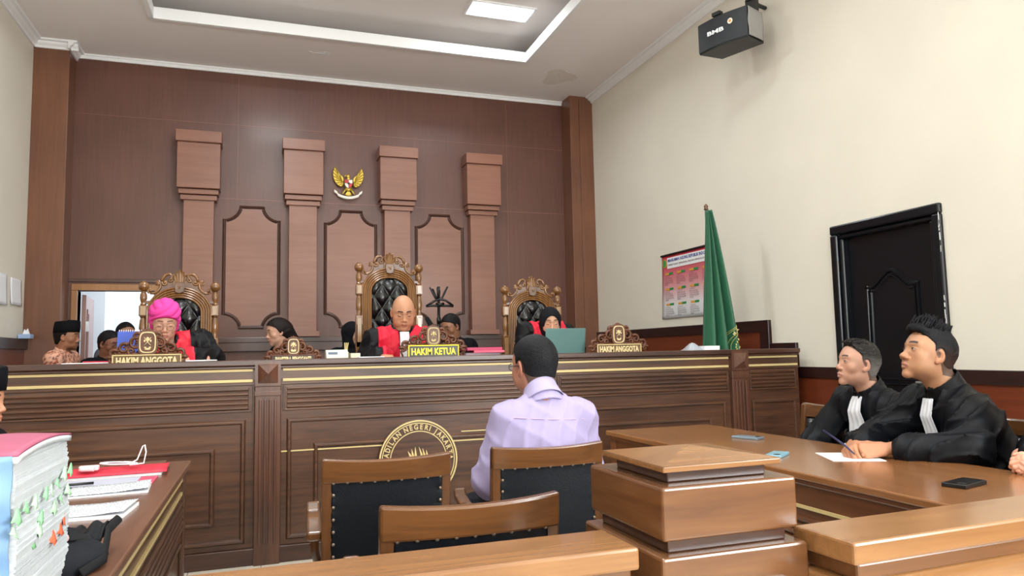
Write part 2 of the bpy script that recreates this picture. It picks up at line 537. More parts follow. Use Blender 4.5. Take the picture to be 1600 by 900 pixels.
# four engaged columns with stepped capitals
for i, (cx, dz) in enumerate(((-0.697, 0.0), (0.428, -0.01), (1.537, -0.02), (2.62, -0.03))):
    m = MB()
    m.box(cx-0.158, cx+0.158, 8.66, YB, 1.46, 3.02+dz)             # shaft
    m.box(cx-0.19, cx+0.19, 8.63, YB, 3.00+dz, 3.055+dz)
    m.box(cx-0.207, cx+0.207, 8.595, YB, 3.06+dz, 3.115+dz)
    m.box(cx-0.222, cx+0.222, 8.555, YB, 3.12+dz, 3.635+dz)        # block
    m.box(cx-0.237, cx+0.237, 8.52, YB, 3.635+dz, 3.765+dz)        # cap
    m.box(cx-0.19, cx+0.19, 8.62, YB, 1.46, 1.52)
    structure(m.build('trim_%d' % (12+i), M['wallwood_h'], bevel=0.004))

# three cut-corner raised panels
for i, (x0, x1) in enumerate(((-0.452, 0.182), (0.672, 1.308), (1.772, 2.402))):
    z0, z1, cx, cz = 1.555, 2.985, 0.18, 0.165
    def arcpts(c, a0, a1, r1, r2, k=7):
        return [(c[0]+r1*math.cos(a0+(a1-a0)*t/k), c[1]+r2*math.sin(a0+(a1-a0)*t/k)) for t in range(k+1)]
    # scooped corners
    poly = []
    poly += arcpts((x0, z0), PI/2, 0, cx, cz)
    poly += arcpts((x1, z0), PI, PI/2, cx, cz)
    poly += arcpts((x1, z1), -PI/2, -PI, cx, cz)
    poly += arcpts((x0, z1), 0, -PI/2, cx, cz)
    def blend(p, q, t): return (p[0]*(1-t)+q[0]*t, p[1]*(1-t)+q[1]*t)
    m = MB()
    cxm, czm = (x0+x1)/2, (z0+z1)/2
    def inset(poly, d):
        out = []
        n = len(poly)
        for k in range(n):
            a = Vector(poly[k-1]); b_ = Vector(poly[k]); c = Vector(poly[(k+1) % n])
            t = (c-a).normalized(); nn = Vector((-t.y, t.x))
            out.append((b_.x+nn.x*d, b_.y+nn.y*d))
        return out
    r0 = poly; prof = [(0, 0), (0.004, 0.018), (0.018, 0.026), (0.030, 0.020), (0.036, 0.004), (0.042, 0.004)]
    rings = [[(p[0], YB-h, p[1]) for p in inset(r0, d)] for d, h in prof]
    n = len(r0)
    vs = [p for r in rings for p in r]
    fs = []
    for k in range(len(rings)-1):
        for j in range(n):
            jj = (j+1) % n
            fs.append((k*n+j, k*n+jj, (k+1)*n+jj, (k+1)*n+j))
    m.add(vs, fs)
    structure(m.build('trim_%d' % (20+2*i), M['walltrim'], smooth=False))
    m = MB(); m.prism(inset(r0, 0.04), YB-0.006, YB, 'xz')
    structure(m.build('trim_%d' % (21+2*i), M['wallwood_h']))

# side room seen through the opening
m = MB()
m.box(-2.9, 0.9, 11.1, 11.2, 0, 3.4).box(-3.0, -2.9, YB+0.12, 11.2, 0, 3.4).box(0.9, 1.0, YB+0.12, 11.2, 0, 3.4)
m.box(-2.9, -1.9, 10.3, 11.1, 0, 3.4)
m.box(-1.70, -1.66, 10.22, 10.3, 0, 1.55)
structure(m.build('wall_side_room', M['bluewhite']))
sbox('ceiling_side_room', -3.0, 1.0, YB+0.12, 11.2, 3.4, 3.5, M['bluewhite'])
m = MB()
m.box(OX0-0.06, OX0, YB-0.03, YB+0.14, 0, OZ).box(OX1, OX1+0.06, YB-0.03, YB+0.14, 0, OZ)
m.box(OX0-0.06, OX1+0.06, YB-0.03, YB+0.14, OZ, OZ+0.07)
structure(m.build('door_1', M['doorwood'], bevel=0.006))
# its leaf, swung into the side room
dl = empty('door_2', (OX0+0.03, YB+0.14, 0), math.radians(96)); dl['kind'] = 'structure'
m = MB(); m.box(0, 0.86, -0.02, 0.02, 0.01, 1.95); m.build('door_leaf', M['dooropen'], dl, bevel=0.004)
m = MB()
for z0, z1 in ((0.15, 0.85), (0.98, 1.80)):
    m.box(0.12, 0.74, -0.03, -0.02, z0, z1)
    m.box(0.17, 0.69, -0.036, -0.03, z0+0.05, z1-0.05)
m.build('door_panels', M['dooropen'], dl, bevel=0.006)
m = MB(); m.box(0.0, 0.02, -0.05, -0.02, 1.55, 1.66); m.build('hinge', M['metal'], dl)

# black door in the right wall
m = MB()
m.box(XR-0.03, XR+0.02, DY0-0.055, DY0+0.01, 0, DZ-0.01).box(XR-0.03, XR+0.02, DY1-0.01, DY1+0.055, 0, DZ-0.01)
m.box(XR-0.03, XR+0.02, DY0-0.055, DY1+0.055, DZ-0.01, DZ+0.06)
m.box(XR-0.006, XR+0.06, DY0+0.01, DY0+0.045, 0, DZ-0.045).box(XR-0.006, XR+0.06, DY1-0.045, DY1-0.01, 0, DZ-0.045).box(XR-0.006, XR+0.06, DY0+0.01, DY1-0.01, DZ-0.045, DZ-0.01)
d3 = structure(m.build('door_3', M['blackdoor'], bevel=0.012))
m = MB(); m.box(XR+0.05, XR+0.09, DY0+0.04, DY1-0.04, 0.01, DZ-0.04)
m.build('door_leaf', M['blackdoor'], d3, bevel=0.003)
def arch_outline(y0, y1, z0, z1, rise, k=18):
    pts = [(y0, z0), (y1, z0), (y1, z1-rise)]
    for i in range(k+1):
        t = i/k; y = y1+(y0-y1)*t; q = max(0.0, (min(t, 1-t)-0.10)/0.40)
        sh = (3*q*q-2*q*q*q)**0.8
        pts.append((y, z1-rise+rise*sh))
    return pts
m = MB()
def molding(pts, x, w, h):
    n = len(pts)
    prof = [(0, 0), (w*0.25, h), (w*0.75, h), (w, 0)]
    rings = []
    for d, hh in prof:
        r = []
        for k in range(n):
            a = Vector(pts[k-1]); b_ = Vector(pts[k]); c = Vector(pts[(k+1) % n])
            t1 = (b_-a); t2 = (c-b_)
            t = ((t1.normalized() if t1.length > 1e-6 else Vector((0, 0))) + (t2.normalized() if t2.length > 1e-6 else Vector((0, 0))))
            t = t.normalized(); nn = Vector((-t.y, t.x))
            r.append((x-hh, b_.x+nn.x*d, b_.y+nn.y*d))
        rings.append(r)
    vs = [p for r in rings for p in r]; fs = []
    for k in range(3):
        for j in range(n):
            jj = (j+1) % n
            fs.append((k*n+j, (k+1)*n+j, (k+1)*n+jj, k*n+jj))
    m.add(vs, fs)
molding(arch_outline(DY0+0.19, DY1-0.19, 0.95, 1.77, 0.11), XR+0.05, 0.028, 0.014)
molding(arch_outline(DY0+0.225, DY1-0.225, 0.985, 1.73, 0.10), XR+0.05, 0.022, 0.012)
molding(arch_outline(DY0+0.19, DY1-0.19, 0.2, 0.82, 0.0, 3), XR+0.05, 0.028, 0.014)
m.build('door_moulding', M['blackdoor'], d3, smooth=False)
m = MB(); m.tube([(XR+0.0, DY0+0.12, 0.98), (XR-0.01, DY0+0.12, 0.98), (XR-0.01, DY0+0.22, 0.98)], 0.009); m.box(XR+0.035, XR+0.052, DY0+0.10, DY0+0.14, 0.90, 1.06)
m.build('door_handle', M['metal'], d3, smooth=False)
# chipped paint round the frame
m = MB()
rnd = random.Random(4)
for k in range(26):
    z = rnd.uniform(0.9, 2.1); L = rnd.uniform(0.01, 0.06); wv = rnd.uniform(0.002, 0.007)
    y = DY0-0.055+rnd.uniform(0.0, 0.004)
    m.box(XR-0.032, XR-0.0305, y, y+wv, z, z+L)
structure(m.build('trim_30', M['white']))

# dado on the right wall: stepped up along the dais
m = MB()
m.box(XR-0.012, XR, YK, DY0-0.06, 0, 0.99).box(XR-0.012, XR, DY1+0.06, 4.80, 0, 0.99)
m.box(XR-0.012, XR, 4.80, 5.12, 0, 1.19).box(XR-0.012, XR, 5.12, 8.5, 0, 1.40)
structure(m.build('wall_right_dado', M['dado']))
m = MB()
m.box(XR-0.03, XR, YK, DY0-0.056, 0.985, 1.07).box(XR-0.03, XR, DY1+0.056, 4.80, 0.985, 1.07)
m.box(XR-0.03, XR, 4.80, 5.12, 1.18, 1.265).box(XR-0.03, XR, 4.80, 4.87, 0.985, 1.19)
m.box(XR-0.035, XR, 5.12, 8.5, 1.37, 1.465).box(XR-0.035, XR, 5.12, 5.24, 1.17, 1.38)
m.box(XR-0.02, XR, YK, DY0-0.056, 0.0, 0.12).box(XR-0.02, XR, DY1+0.056, 8.5, 0.0, 0.12)
structure(m.build('trim_31', M['dado_dk'], bevel=0.004))
# dado on the left wall
m = MB()
m.box(XL, XL+0.02, YK, 8.5, 0, 1.37)
structure(m.build('wall_left_dado', M['dado']))
m = MB()
m.box(XL, XL+0.05, YK, 8.5, 1.36, 1.465)
structure(m.build('trim_32', M['dado_dk'], bevel=0.004))

# ================================================================== JUDGES' BENCH
BY = 4.70
BXL = XL+0.055
bench = empty('judges_bench', (0.9, 4.9, 0), 0, 'long dark brown wooden judges\' bench with gold stripes and a round court seal', 'bench')
m = MB()
m.box(BXL, 4.02, BY-0.035, BY+0.06, 1.185, 1.22)
m.box(BXL, 4.02, BY-0.02, BY+0.04, 1.165, 1.185)
m.build('front_coping', M['bench_dk'], bench, world=True, bevel=0.006)
m = MB(); m.box(BXL, 4.02, BY+0.04, BY+0.70, 1.155, 1.19)
m.build('worktop', M['bench'], bench, world=True, bevel=0.004)
m = MB(); m.box(BXL, 4.02, BY+0.03, BY+0.06, 0, 1.17); m.box(3.98, 4.02, BY+0.06, BY+0.68, 0, 1.16)
m.build('carcass', M['bench'], bench, world=True)
m = MB(); m.box(BXL, 4.02, BY-0.012, BY+0.03, 0, 0.10)
m.build('plinth', M['bench_dk'], bench, world=True, bevel=0.006)

def frame(m, x0, x1, z0, z1, w_, y0, y1):
    m.box(x0, x1, y0, y1, z1-w_, z1); m.box(x0, x1, y0, y1, z0, z0+w_)
    m.box(x0, x0+w_, y0, y1, z0+w_, z1-w_); m.box(x1-w_, x1, y0, y1, z0+w_, z1-w_)

def ramp_frame(m, x0, x1, z0, z1, w_, y, h):
    """bevelled picture-frame bead on the bench face"""
    prof = [(0, 0), (w_*0.3, h), (w_*0.75, h), (w_, 0)]
    vs = []; fs = []
    for d, hh in prof:
        for (x, z) in ((x0+d, z0+d), (x1-d, z0+d), (x1-d, z1-d), (x0+d, z1-d)):
            vs.append((x, y-hh, z))
    for k in range(3):
        for j in range(4):
            jj = (j+1) % 4
            fs.append((k*4+j, k*4+jj, (k+1)*4+jj, (k+1)*4+j))
    m.add(vs, fs)

def bench_section(x0, x1, slats, frames):
    m = MB(); m.box(x0, x1, BY+0.005, BY+0.03, 0.10, 1.165)
    for a, b in slats:
        m.box(a-0.012, b+0.012, BY-0.004, BY+0.01, 0.905, 1.062)
    for a, b, z0, z1 in frames:
        ramp_frame(m, a, b, z0, z1, 0.03, BY+0.005, 0.016)
    m.box(x0, x1, BY-0.006, BY+0.01, 1.066, 1.083)
    m.build('front_panel', M['bench'], bench, world=True, bevel=0.003)
    for a, b in slats:
        m = MB()
        for k in range(5):
            z = 0.918+k*0.028
            m.prism([(BY-0.004, z), (BY-0.013, z+0.009), (BY-0.013, z+0.020), (BY-0.004, z+0.026)], a+0.012, b-0.012, 'yz')
        frame(m, a, b, 0.908, 1.058, 0.010, BY-0.012, BY)
        m.build('slat_band', M['bench'], bench, world=True, bevel=0.002)
    for z, t in ((1.160, 0.020), (1.094, 0.017)):
        m = MB(); m.box(x0+0.012, x1-0.012, BY-0.008, BY+0.01, z-t/2, z+t/2)
        m.build('gold_stripe', M['gold'], bench, world=True, bevel=0.002)
    m = MB(); m.box(x0, x1, BY+0.0, BY+0.01, 1.102, 1.156)
    m.build('frieze', M['bench'], bench, world=True)

bench_section(BXL, -0.045, [(-2.2, -0.07)], [(-2.15, -0.095, 0.13, 0.862), (-1.9, -0.265, 0.24, 0.70)])
bench_section(0.105, 3.375, [(0.13, 1.93), (1.96, 3.35)], [(0.30, 1.90, 0.16, 0.70), (1.98, 3.33, 0.13, 0.835), (2.10, 3.2, 0.25, 0.72), (0.14, 1.93, 0.13, 0.86)])
bench_section(3.525, 4.02, [(3.55, 3.98)], [(3.56, 3.98, 0.13, 0.83)])
m = MB(); m.box(0.11, 1.93, BY-0.004, BY+0.006, 0.655, 0.663); m.box(1.25, 1.93, BY-0.004, BY+0.006, 0.715, 0.721)
m.build('panel_joint', M['gold'], bench, world=True)
for x0, x1 in ((-0.045, 0.105), (3.375, 3.525)):
    m = MB(); m.box(x0, x1, BY-0.03, BY+0.03, 0.0, 1.06)
    for k in range(4):
        xx = x0+0.024+k*0.029
        m.box(xx, xx+0.015, BY-0.04, BY-0.03, 0.12, 0.98)
    m.box(x0-0.004, x1+0.004, BY-0.036, BY+0.03, 1.00, 1.03)
    p = m.build('pilaster', M['bench_v'], bench, world=True, bevel=0.004)
    m = MB(); m.box(x0, x1, BY-0.036, BY+0.03, 1.06, 1.21)
    c = (x0+x1)/2; b_ = 0.058
    m.frust(c-b_, c+b_, BY-0.0361, BY-0.0361+1e-5, 1.135, c-b_, c+b_, BY-0.0361, BY-0.0361+1e-5, 1.1350001)
    m.add([(c-b_, BY-0.036, 1.135-b_), (c+b_, BY-0.036, 1.135-b_), (c+b_, BY-0.036, 1.135+b_), (c-b_, BY-0.036, 1.135+b_), (c, BY-0.085, 1.135)],
          [(0, 1, 4), (1, 2, 4), (2, 3, 4), (3, 0, 4)])
    mm = m.build('pyramid_boss', M['bench_v'], p, world=True, bevel=0.002)

# round court seal on the bench front
SC = (0.957, 0.553)
m = MB()
m.lathe([(0.0, 0.0), (0.258, 0.0), (0.258, 0.020), (0.252, 0.026), (0.0, 0.026)], (0, 0, 0), 64)
m.X = FACE_S(SC[0], BY+0.002, SC[1]); m2 = MB(); m2.X = m.X
seal = MB(); seal.X = FACE_S(SC[0], BY-0.002, SC[1])
seal.lathe([(0.0, 0.0), (0.256, 0.0), (0.256, 0.018), (0.0, 0.018)], (0, 0, 0), 72)
seal = seal.build('court_seal', M['bench'], bench, world=True)
m = MB(); m.X = FACE_S(SC[0], BY-0.020, SC[1])
def ring(m, r, w_, h0, h1, n=72):
    m.add([((r+dw)*math.cos(2*PI*i/n), (r+dw)*math.sin(2*PI*i/n), h) for dw, h in ((-w_, h0), (-w_, h1), (w_, h1), (w_, h0)) for i in range(n)],
          [(k*n+i, k*n+(i+1) % n, (k+1)*n+(i+1) % n, (k+1)*n+i) for k in range(3) for i in range(n)])
ring(m, 0.251, 0.005, 0.0, 0.010); ring(m, 0.236, 0.003, 0.0, 0.006); ring(m, 0.184, 0.003, 0.0, 0.006)
m.build('seal_ring', M['gold'], seal, world=True)
word = 'PENGADILAN NEGERI JAKARTA'
def arc_text(word, a_mid, span, r, size, flip=False):
    n = len(word)
    wd = {'I': 0.45, ' ': 0.6, 'J': 0.85, 'M': 1.2}
    tot = sum(wd.get(c, 1) for c in word); acc = 0
    objs = []
    for ch in word:
        ww = wd.get(ch, 1)
        a = a_mid + span/2 - span*(acc+ww/2)/tot; acc += ww
        if ch == ' ': continue
        o = text_mesh('letter', ch, size, 0.002, M['gold'], None,
                      FACE_S(SC[0], BY-0.022, SC[1]) @ RZ(a-PI/2) @ T(0, r, 0), 0.85, 0.0012)
        objs.append(o)
    vs = []; fs = []
    for o in objs:
        k = len(vs)
        vs += [tuple(v.co) for v in o.data.vertices]; fs += [tuple(k+i for i in p.vertices) for p in o.data.polygons]
        bpy.data.objects.remove(o)
    q = MB(); q.v = vs; q.f = fs
    return q.build('seal_lettering', M['gold'], seal, world=True)
arc_text(word, math.radians(104), math.radians(214), 0.210, 0.046)
# kris-and-scales style relief, upper tips visible over the chair
m = MB(); m.X = FACE_S(SC[0], BY-0.020, SC[1])
for sgn in (-1, 1):
    for k in range(3):
        m.tube([(sgn*0.0, -0.05, 0.004), (sgn*(0.02+0.018*k), 0.03, 0.005), (sgn*(0.012+0.024*k)-0.01, 0.085-0.012*k, 0.004)], [0.012, 0.009, 0.001], 6)
m.lathe([(0.0, 0.0), (0.045, 0.0), (0.05, 0.006), (0, 0.008)], (0, -0.06, 0), 20)
m.tube([(-0.13, -0.02, 0.004), (0.13, -0.02, 0.004)], 0.004)
for sgn in (-1, 1):
    m.tube([(sgn*0.13, -0.02, 0.004), (sgn*0.10, -0.09, 0.004), (sgn*0.16, -0.09, 0.004), (sgn*0.13, -0.02, 0.004)], 0.003)
m.build('seal_relief', M['gold'], seal, world=True, smooth=True)

# ================================================================== THRONES
def spiral(cx, cz, r0, a0, turns, r1=0.006, n=22, y=0.0):
    out = []
    for i in range(n):
        t = i/(n-1); r = r0*(1-t)+r1*t; a = a0+turns*2*PI*t
        out.append((cx+r*math.cos(a), y, cz+r*math.sin(a)))
    return out

def make_throne(H):
    """local: back plane y=0, sitter towards -y, H = height of ball centres above the dais"""
    root = empty('judge_chair', (0, 0, 0))
    for sx in (-0.25, 0.25):
        m = MB()
        def zz(d): return H+d
        m.box(sx-0.028, sx+0.028, -0.03, 0.03, 0.02, zz(-0.47))
        m.box(sx-0.027, sx+0.027, -0.03, 0.03, zz(-0.225), zz(-0.145))
        m.box(sx-0.027, sx+0.027, -0.03, 0.03, zz(-0.66), zz(-0.40))
        m.lathe([(0.012, zz(-0.45)), (0.026, zz(-0.44)), (0.026, zz(-0.40)), (0.018, zz(-0.385)), (0.024, zz(-0.35)), (0.028, zz(-0.31)), (0.022, zz(-0.255)), (0.017, zz(-0.24)), (0.025, zz(-0.225)), (0.02, zz(-0.22))], (sx, 0, 0), 16)
        m.lathe([(0.02, zz(-0.145)), (0.024, zz(-0.135)), (0.017, zz(-0.125)), (0.026, zz(-0.09)), (0.024, zz(-0.06)), (0.016, zz(-0.045)), (0.022, zz(-0.04)), (0.014, zz(-0.036))], (sx, 0, 0), 16)
        p = m.build('post', M['throne'], root, smooth='auto', bevel=0.003)
        m = MB(); m.ell((sx, 0, H), (0.038, 0.038, 0.038), 20, 14); m.lathe([(0.02, H+0.034), (0.014, H+0.04), (0.0, H+0.041)], (sx, 0, 0), 12)
        m.build('ball_finial', M['throne'], p, smooth=True)
        for z0, z1 in ((zz(-0.22), zz(-0.15)), (zz(-0.62), zz(-0.42))):
            m = MB(); m.box(sx-0.018, sx+0.018, -0.036, -0.03, z0, z1)
            m.build('inlay', M['throne_lt'], p, bevel=0.003)
    # arched back: path of half-ellipse over straight sides
    zb = 0.50; zs = H-0.20
    def arch(rx, top, k=26):
        pts = [(-rx, 0, zb), (-rx, 0, (zb+zs)/2), (-rx, 0, zs)]
        for i in range(1, k):
            a = PI - PI*i/k
            pts.append((rx*math.cos(a), 0, zs+(top-zs)*math.sin(a)))
        pts += [(rx, 0, zs), (rx, 0, (zb+zs)/2), (rx, 0, zb)]
        return pts
    m = MB()
    outer = arch(0.226, H-0.005); inner = arch(0.152, H-0.085)
    n = len(outer)
    vs = [(p[0], -0.02, p[2]) for p in outer]+[(p[0], -0.02, p[2]) for p in inner]+[(p[0], 0.025, p[2]) for p in outer]+[(p[0], 0.025, p[2]) for p in inner]
    fs = []
    for i in range(n-1):
        fs += [(i, n+i, n+i+1, i+1), (2*n+i, 2*n+i+1, 3*n+i+1, 3*n+i), (i, i+1, 2*n+i+1, 2*n+i), (n+i, 3*n+i, 3*n+i+1, n+i+1)]
    fs += [(0, 2*n, 3*n, n), (n-1, 2*n-1, 4*n-1, 3*n-1)]
    m.add(vs, fs)
    for t in (0.06, 0.28, 0.5, 0.72, 0.94):
        rx = 0.226+(0.152-0.226)*t; tp = (H-0.005)+(-0.08)*t
        m.tube([(p[0], -0.022, p[2]) for p in arch(rx, tp)], 0.0085, 8)
    m.build('back_frame', M['throne'], root, smooth='auto')
    for sgn in (-1, 1):
        for z0, hh in ((H-0.12, 0.012), (H-0.18, 0.012), (0.62, 0.02), (0.9, 0.02)):
            m = MB(); m.box(min(sgn*0.20, sgn*0.25), max(sgn*0.20, sgn*0.25), -0.015, 0.015, z0-hh, z0+hh)
            m.build('back_rail', M['throne_dk'], root, bevel=0.003)
    # tufted leather
    bt = []
    for r, zq in enumerate([zs+0.0575, zs-0.0425, zs-0.1425, zs-0.2425, zs-0.3425]):
        xs = (-0.065, 0.065) if r % 2 == 0 else (-0.13, 0.0, 0.13)
        bt += [(x, zq) for x in xs if zq > 0.55]
    def leather(u, v):
        z = zb + (H-0.078-zb)*v
        if z > zs: wdt = 0.158*math.sqrt(max(0.0, 1-((z-zs)/(H-0.078-zs))**2))
        else: wdt = 0.158
        x = (u*2-1)*wdt
        a_ = PI*((x)/0.13+(z-zs+0.0425)/0.20); b_ = PI*((x)/0.13-(z-zs+0.0425)/0.20)
        q = (abs(math.sin(a_))*abs(math.sin(b_)))**0.45
        ed = (1-abs(u*2-1)**6)*(1-max(0, v*1.06-0.06)**14)
        d = (0.012+0.036*q)*ed
        return (x, -0.005-max(d, -0.004), z)
    m = MB(); m.slab(leather, 60, 110, 0.02)
    ob = m.build('leather_back', M['leather'], root, smooth=True)
    for bx, bz in bt:
        m = MB(); m.ell((bx, -0.012, bz), (0.010, 0.006, 0.010), 10, 6)
        m.build('tufting_button', M['leather'], ob, smooth=True)
    # crest: centre leaf, medallion, paired scrolls
    m = MB()
    for k, (ax, hh, rr) in enumerate(((0, 0.125, 0.013), (-0.016, 0.115, 0.011), (0.016, 0.115, 0.011), (-0.03, 0.09, 0.009), (0.03, 0.09, 0.009))):
        m.tube([(ax*0.5, -0.012, H+0.0), (ax, -0.018, H+hh*0.55), (ax*1.3, -0.016, H+hh*0.85), (ax*1.6, -0.03, H+hh)], [rr, rr*1.2, rr, rr*0.5], 8)
    m.prism([(-0.036, H-0.03), (0.036, H-0.03), (0.045, H+0.03), (0.036, H+0.075), (-0.036, H+0.075), (-0.045, H+0.03)], -0.02, 0.02)
    m.build('crest_leaf', M['throne'], root, smooth='auto')
    m = MB()
    m.prism([(-0.03, H-0.045), (0, H-0.055), (0.03, H-0.045), (0.038, H+0.0), (0.034, H+0.03), (-0.034, H+0.03), (-0.038, H+0.0)], -0.045, -0.01)
    md = m.build('medallion', M['throne_dk'], root, bevel=0.004)
    m = MB(); m.X = T(0, -0.045, H-0.008) @ RX(PI/2)
    ring(m, 0.02, 0.003, 0.0, 0.004, 24)
    m.tube([(-0.012, -0.012, 0.003), (0.012, 0.012, 0.003)], 0.003); m.tube([(0.012, -0.012, 0.003), (-0.012, 0.012, 0.003)], 0.003)
    m.build('medallion_relief', M['throne'], md)
    for sgn in (-1, 1):
        def fx(pts): return [(sgn*p[0], p[1], p[2]) for p in pts]
        m = MB()
        r_ = lambda n, a, b: [a+(b-a)*i/(n-1) for i in range(n)]
        # upper C-scroll rising to the leaf
        p = spiral(0.066, H+0.055, 0.018, -0.6, -1.1, 0.004)[::-1]
        q = [(0.052, 0, H+0.082), (0.075, 0, H+0.098), (0.104, 0, H+0.088), (0.122, 0, H+0.062), (0.126, 0, H+0.036)]
        m.tube(fx(p + q), r_(len(p), 0.006, 0.009)+[0.011, 0.012, 0.012, 0.011, 0.010], 8)
        s1 = spiral(0.108, H+0.030, 0.019, 0.2, -1.25, 0.004)
        m.tube(fx(s1), r_(len(s1), 0.011, 0.005), 8)
        # lower C-scroll down to the post
        s2 = spiral(0.160, H+0.022, 0.016, 0.4, 1.2, 0.004)[::-1]
        q = [(0.148, 0, H+0.045), (0.135, 0, H+0.020), (0.138, 0, H-0.010), (0.155, 0, H-0.035), (0.182, 0, H-0.052), (0.208, 0, H-0.050)]
        m.tube(fx(s2[:-2] + q), r_(len(s2)-2, 0.005, 0.009)+[0.010, 0.011, 0.011, 0.011, 0.010, 0.009], 8)
        s3 = spiral(0.205, H-0.032, 0.018, -1.2, 1.1, 0.004)
        m.tube(fx(s3), r_(len(s3), 0.009, 0.005), 8)
        for cx, cz, rr in ((0.066, H+0.055, 0.008), (0.108, H+0.03, 0.009), (0.160, H+0.022, 0.008), (0.205, H-0.032, 0.008)):
            m.ell((sgn*cx, -0.006, cz), (rr, 0.012, rr), 10, 8)
        m.build('scroll', M['throne'], root, smooth=True)
    # backing board the scrolls stand on
    m = MB()
    pts = [(-0.19, H-0.09), (0.19, H-0.09), (0.17, H-0.04), (0.13, H-0.0), (0.115, H+0.05), (0.06, H+0.06), (-0.06, H+0.06), (-0.115, H+0.05), (-0.13, H), (-0.17, H-0.04)]
    m.prism(pts, 0.0, 0.014)
    m.build('crest_board', M['throne_dk'], root, bevel=0.002)
    # seat, arms, front legs
    m = MB(); m.box(-0.27, 0.27, -0.54, 0.0, 0.38, 0.45); m.build('seat_frame', M['throne'], root, bevel=0.008)
    m = MB(); m.slab(lambda u, v: (-0.24+0.48*u, -0.53+0.5*v, 0.455+0.05*(1-(2*u-1)**4)*(1-(2*v-1)**4)), 14, 14, 0.02)
    m.build('seat', M['leather'], root, smooth=True)
    for sgn in (-1, 1):
        m = MB(); m.lathe([(0.02, 0.02), (0.03, 0.05), (0.022, 0.09), (0.032, 0.2), (0.026, 0.36), (0.03, 0.38)], (sgn*0.245, -0.51, 0), 14)
        m.build('leg', M['throne'], root, smooth='auto')
        m = MB(); m.tube([(sgn*0.25, 0, 0.72), (sgn*0.27, -0.2, 0.71), (sgn*0.275, -0.42, 0.70), (sgn*0.275, -0.48, 0.67)], [0.022, 0.025, 0.028, 0.022], 10)
        m.tube([(sgn*0.27, -0.44, 0.69), (sgn*0.262, -0.46, 0.55), (sgn*0.25, -0.48, 0.44)], 0.02, 10)
        m.build('armrest', M['throne'], root, smooth=True)
    return root

TH = [(-0.606, 1.365, 'carved wooden throne chair with black tufted leather behind the judge in the pink turban'),
      (0.995, 1.54, 'tallest carved throne chair, centre of the bench, behind the bald judge'),
      (2.265, 1.36, 'carved throne chair behind the laptop, its back frame nearest the flag')]
for x, H, lb in TH:
    t = make_throne(H)
    t.location = (x, 6.02, 0.42)
    tag(t, lb, 'chair', 'carved judge chairs')

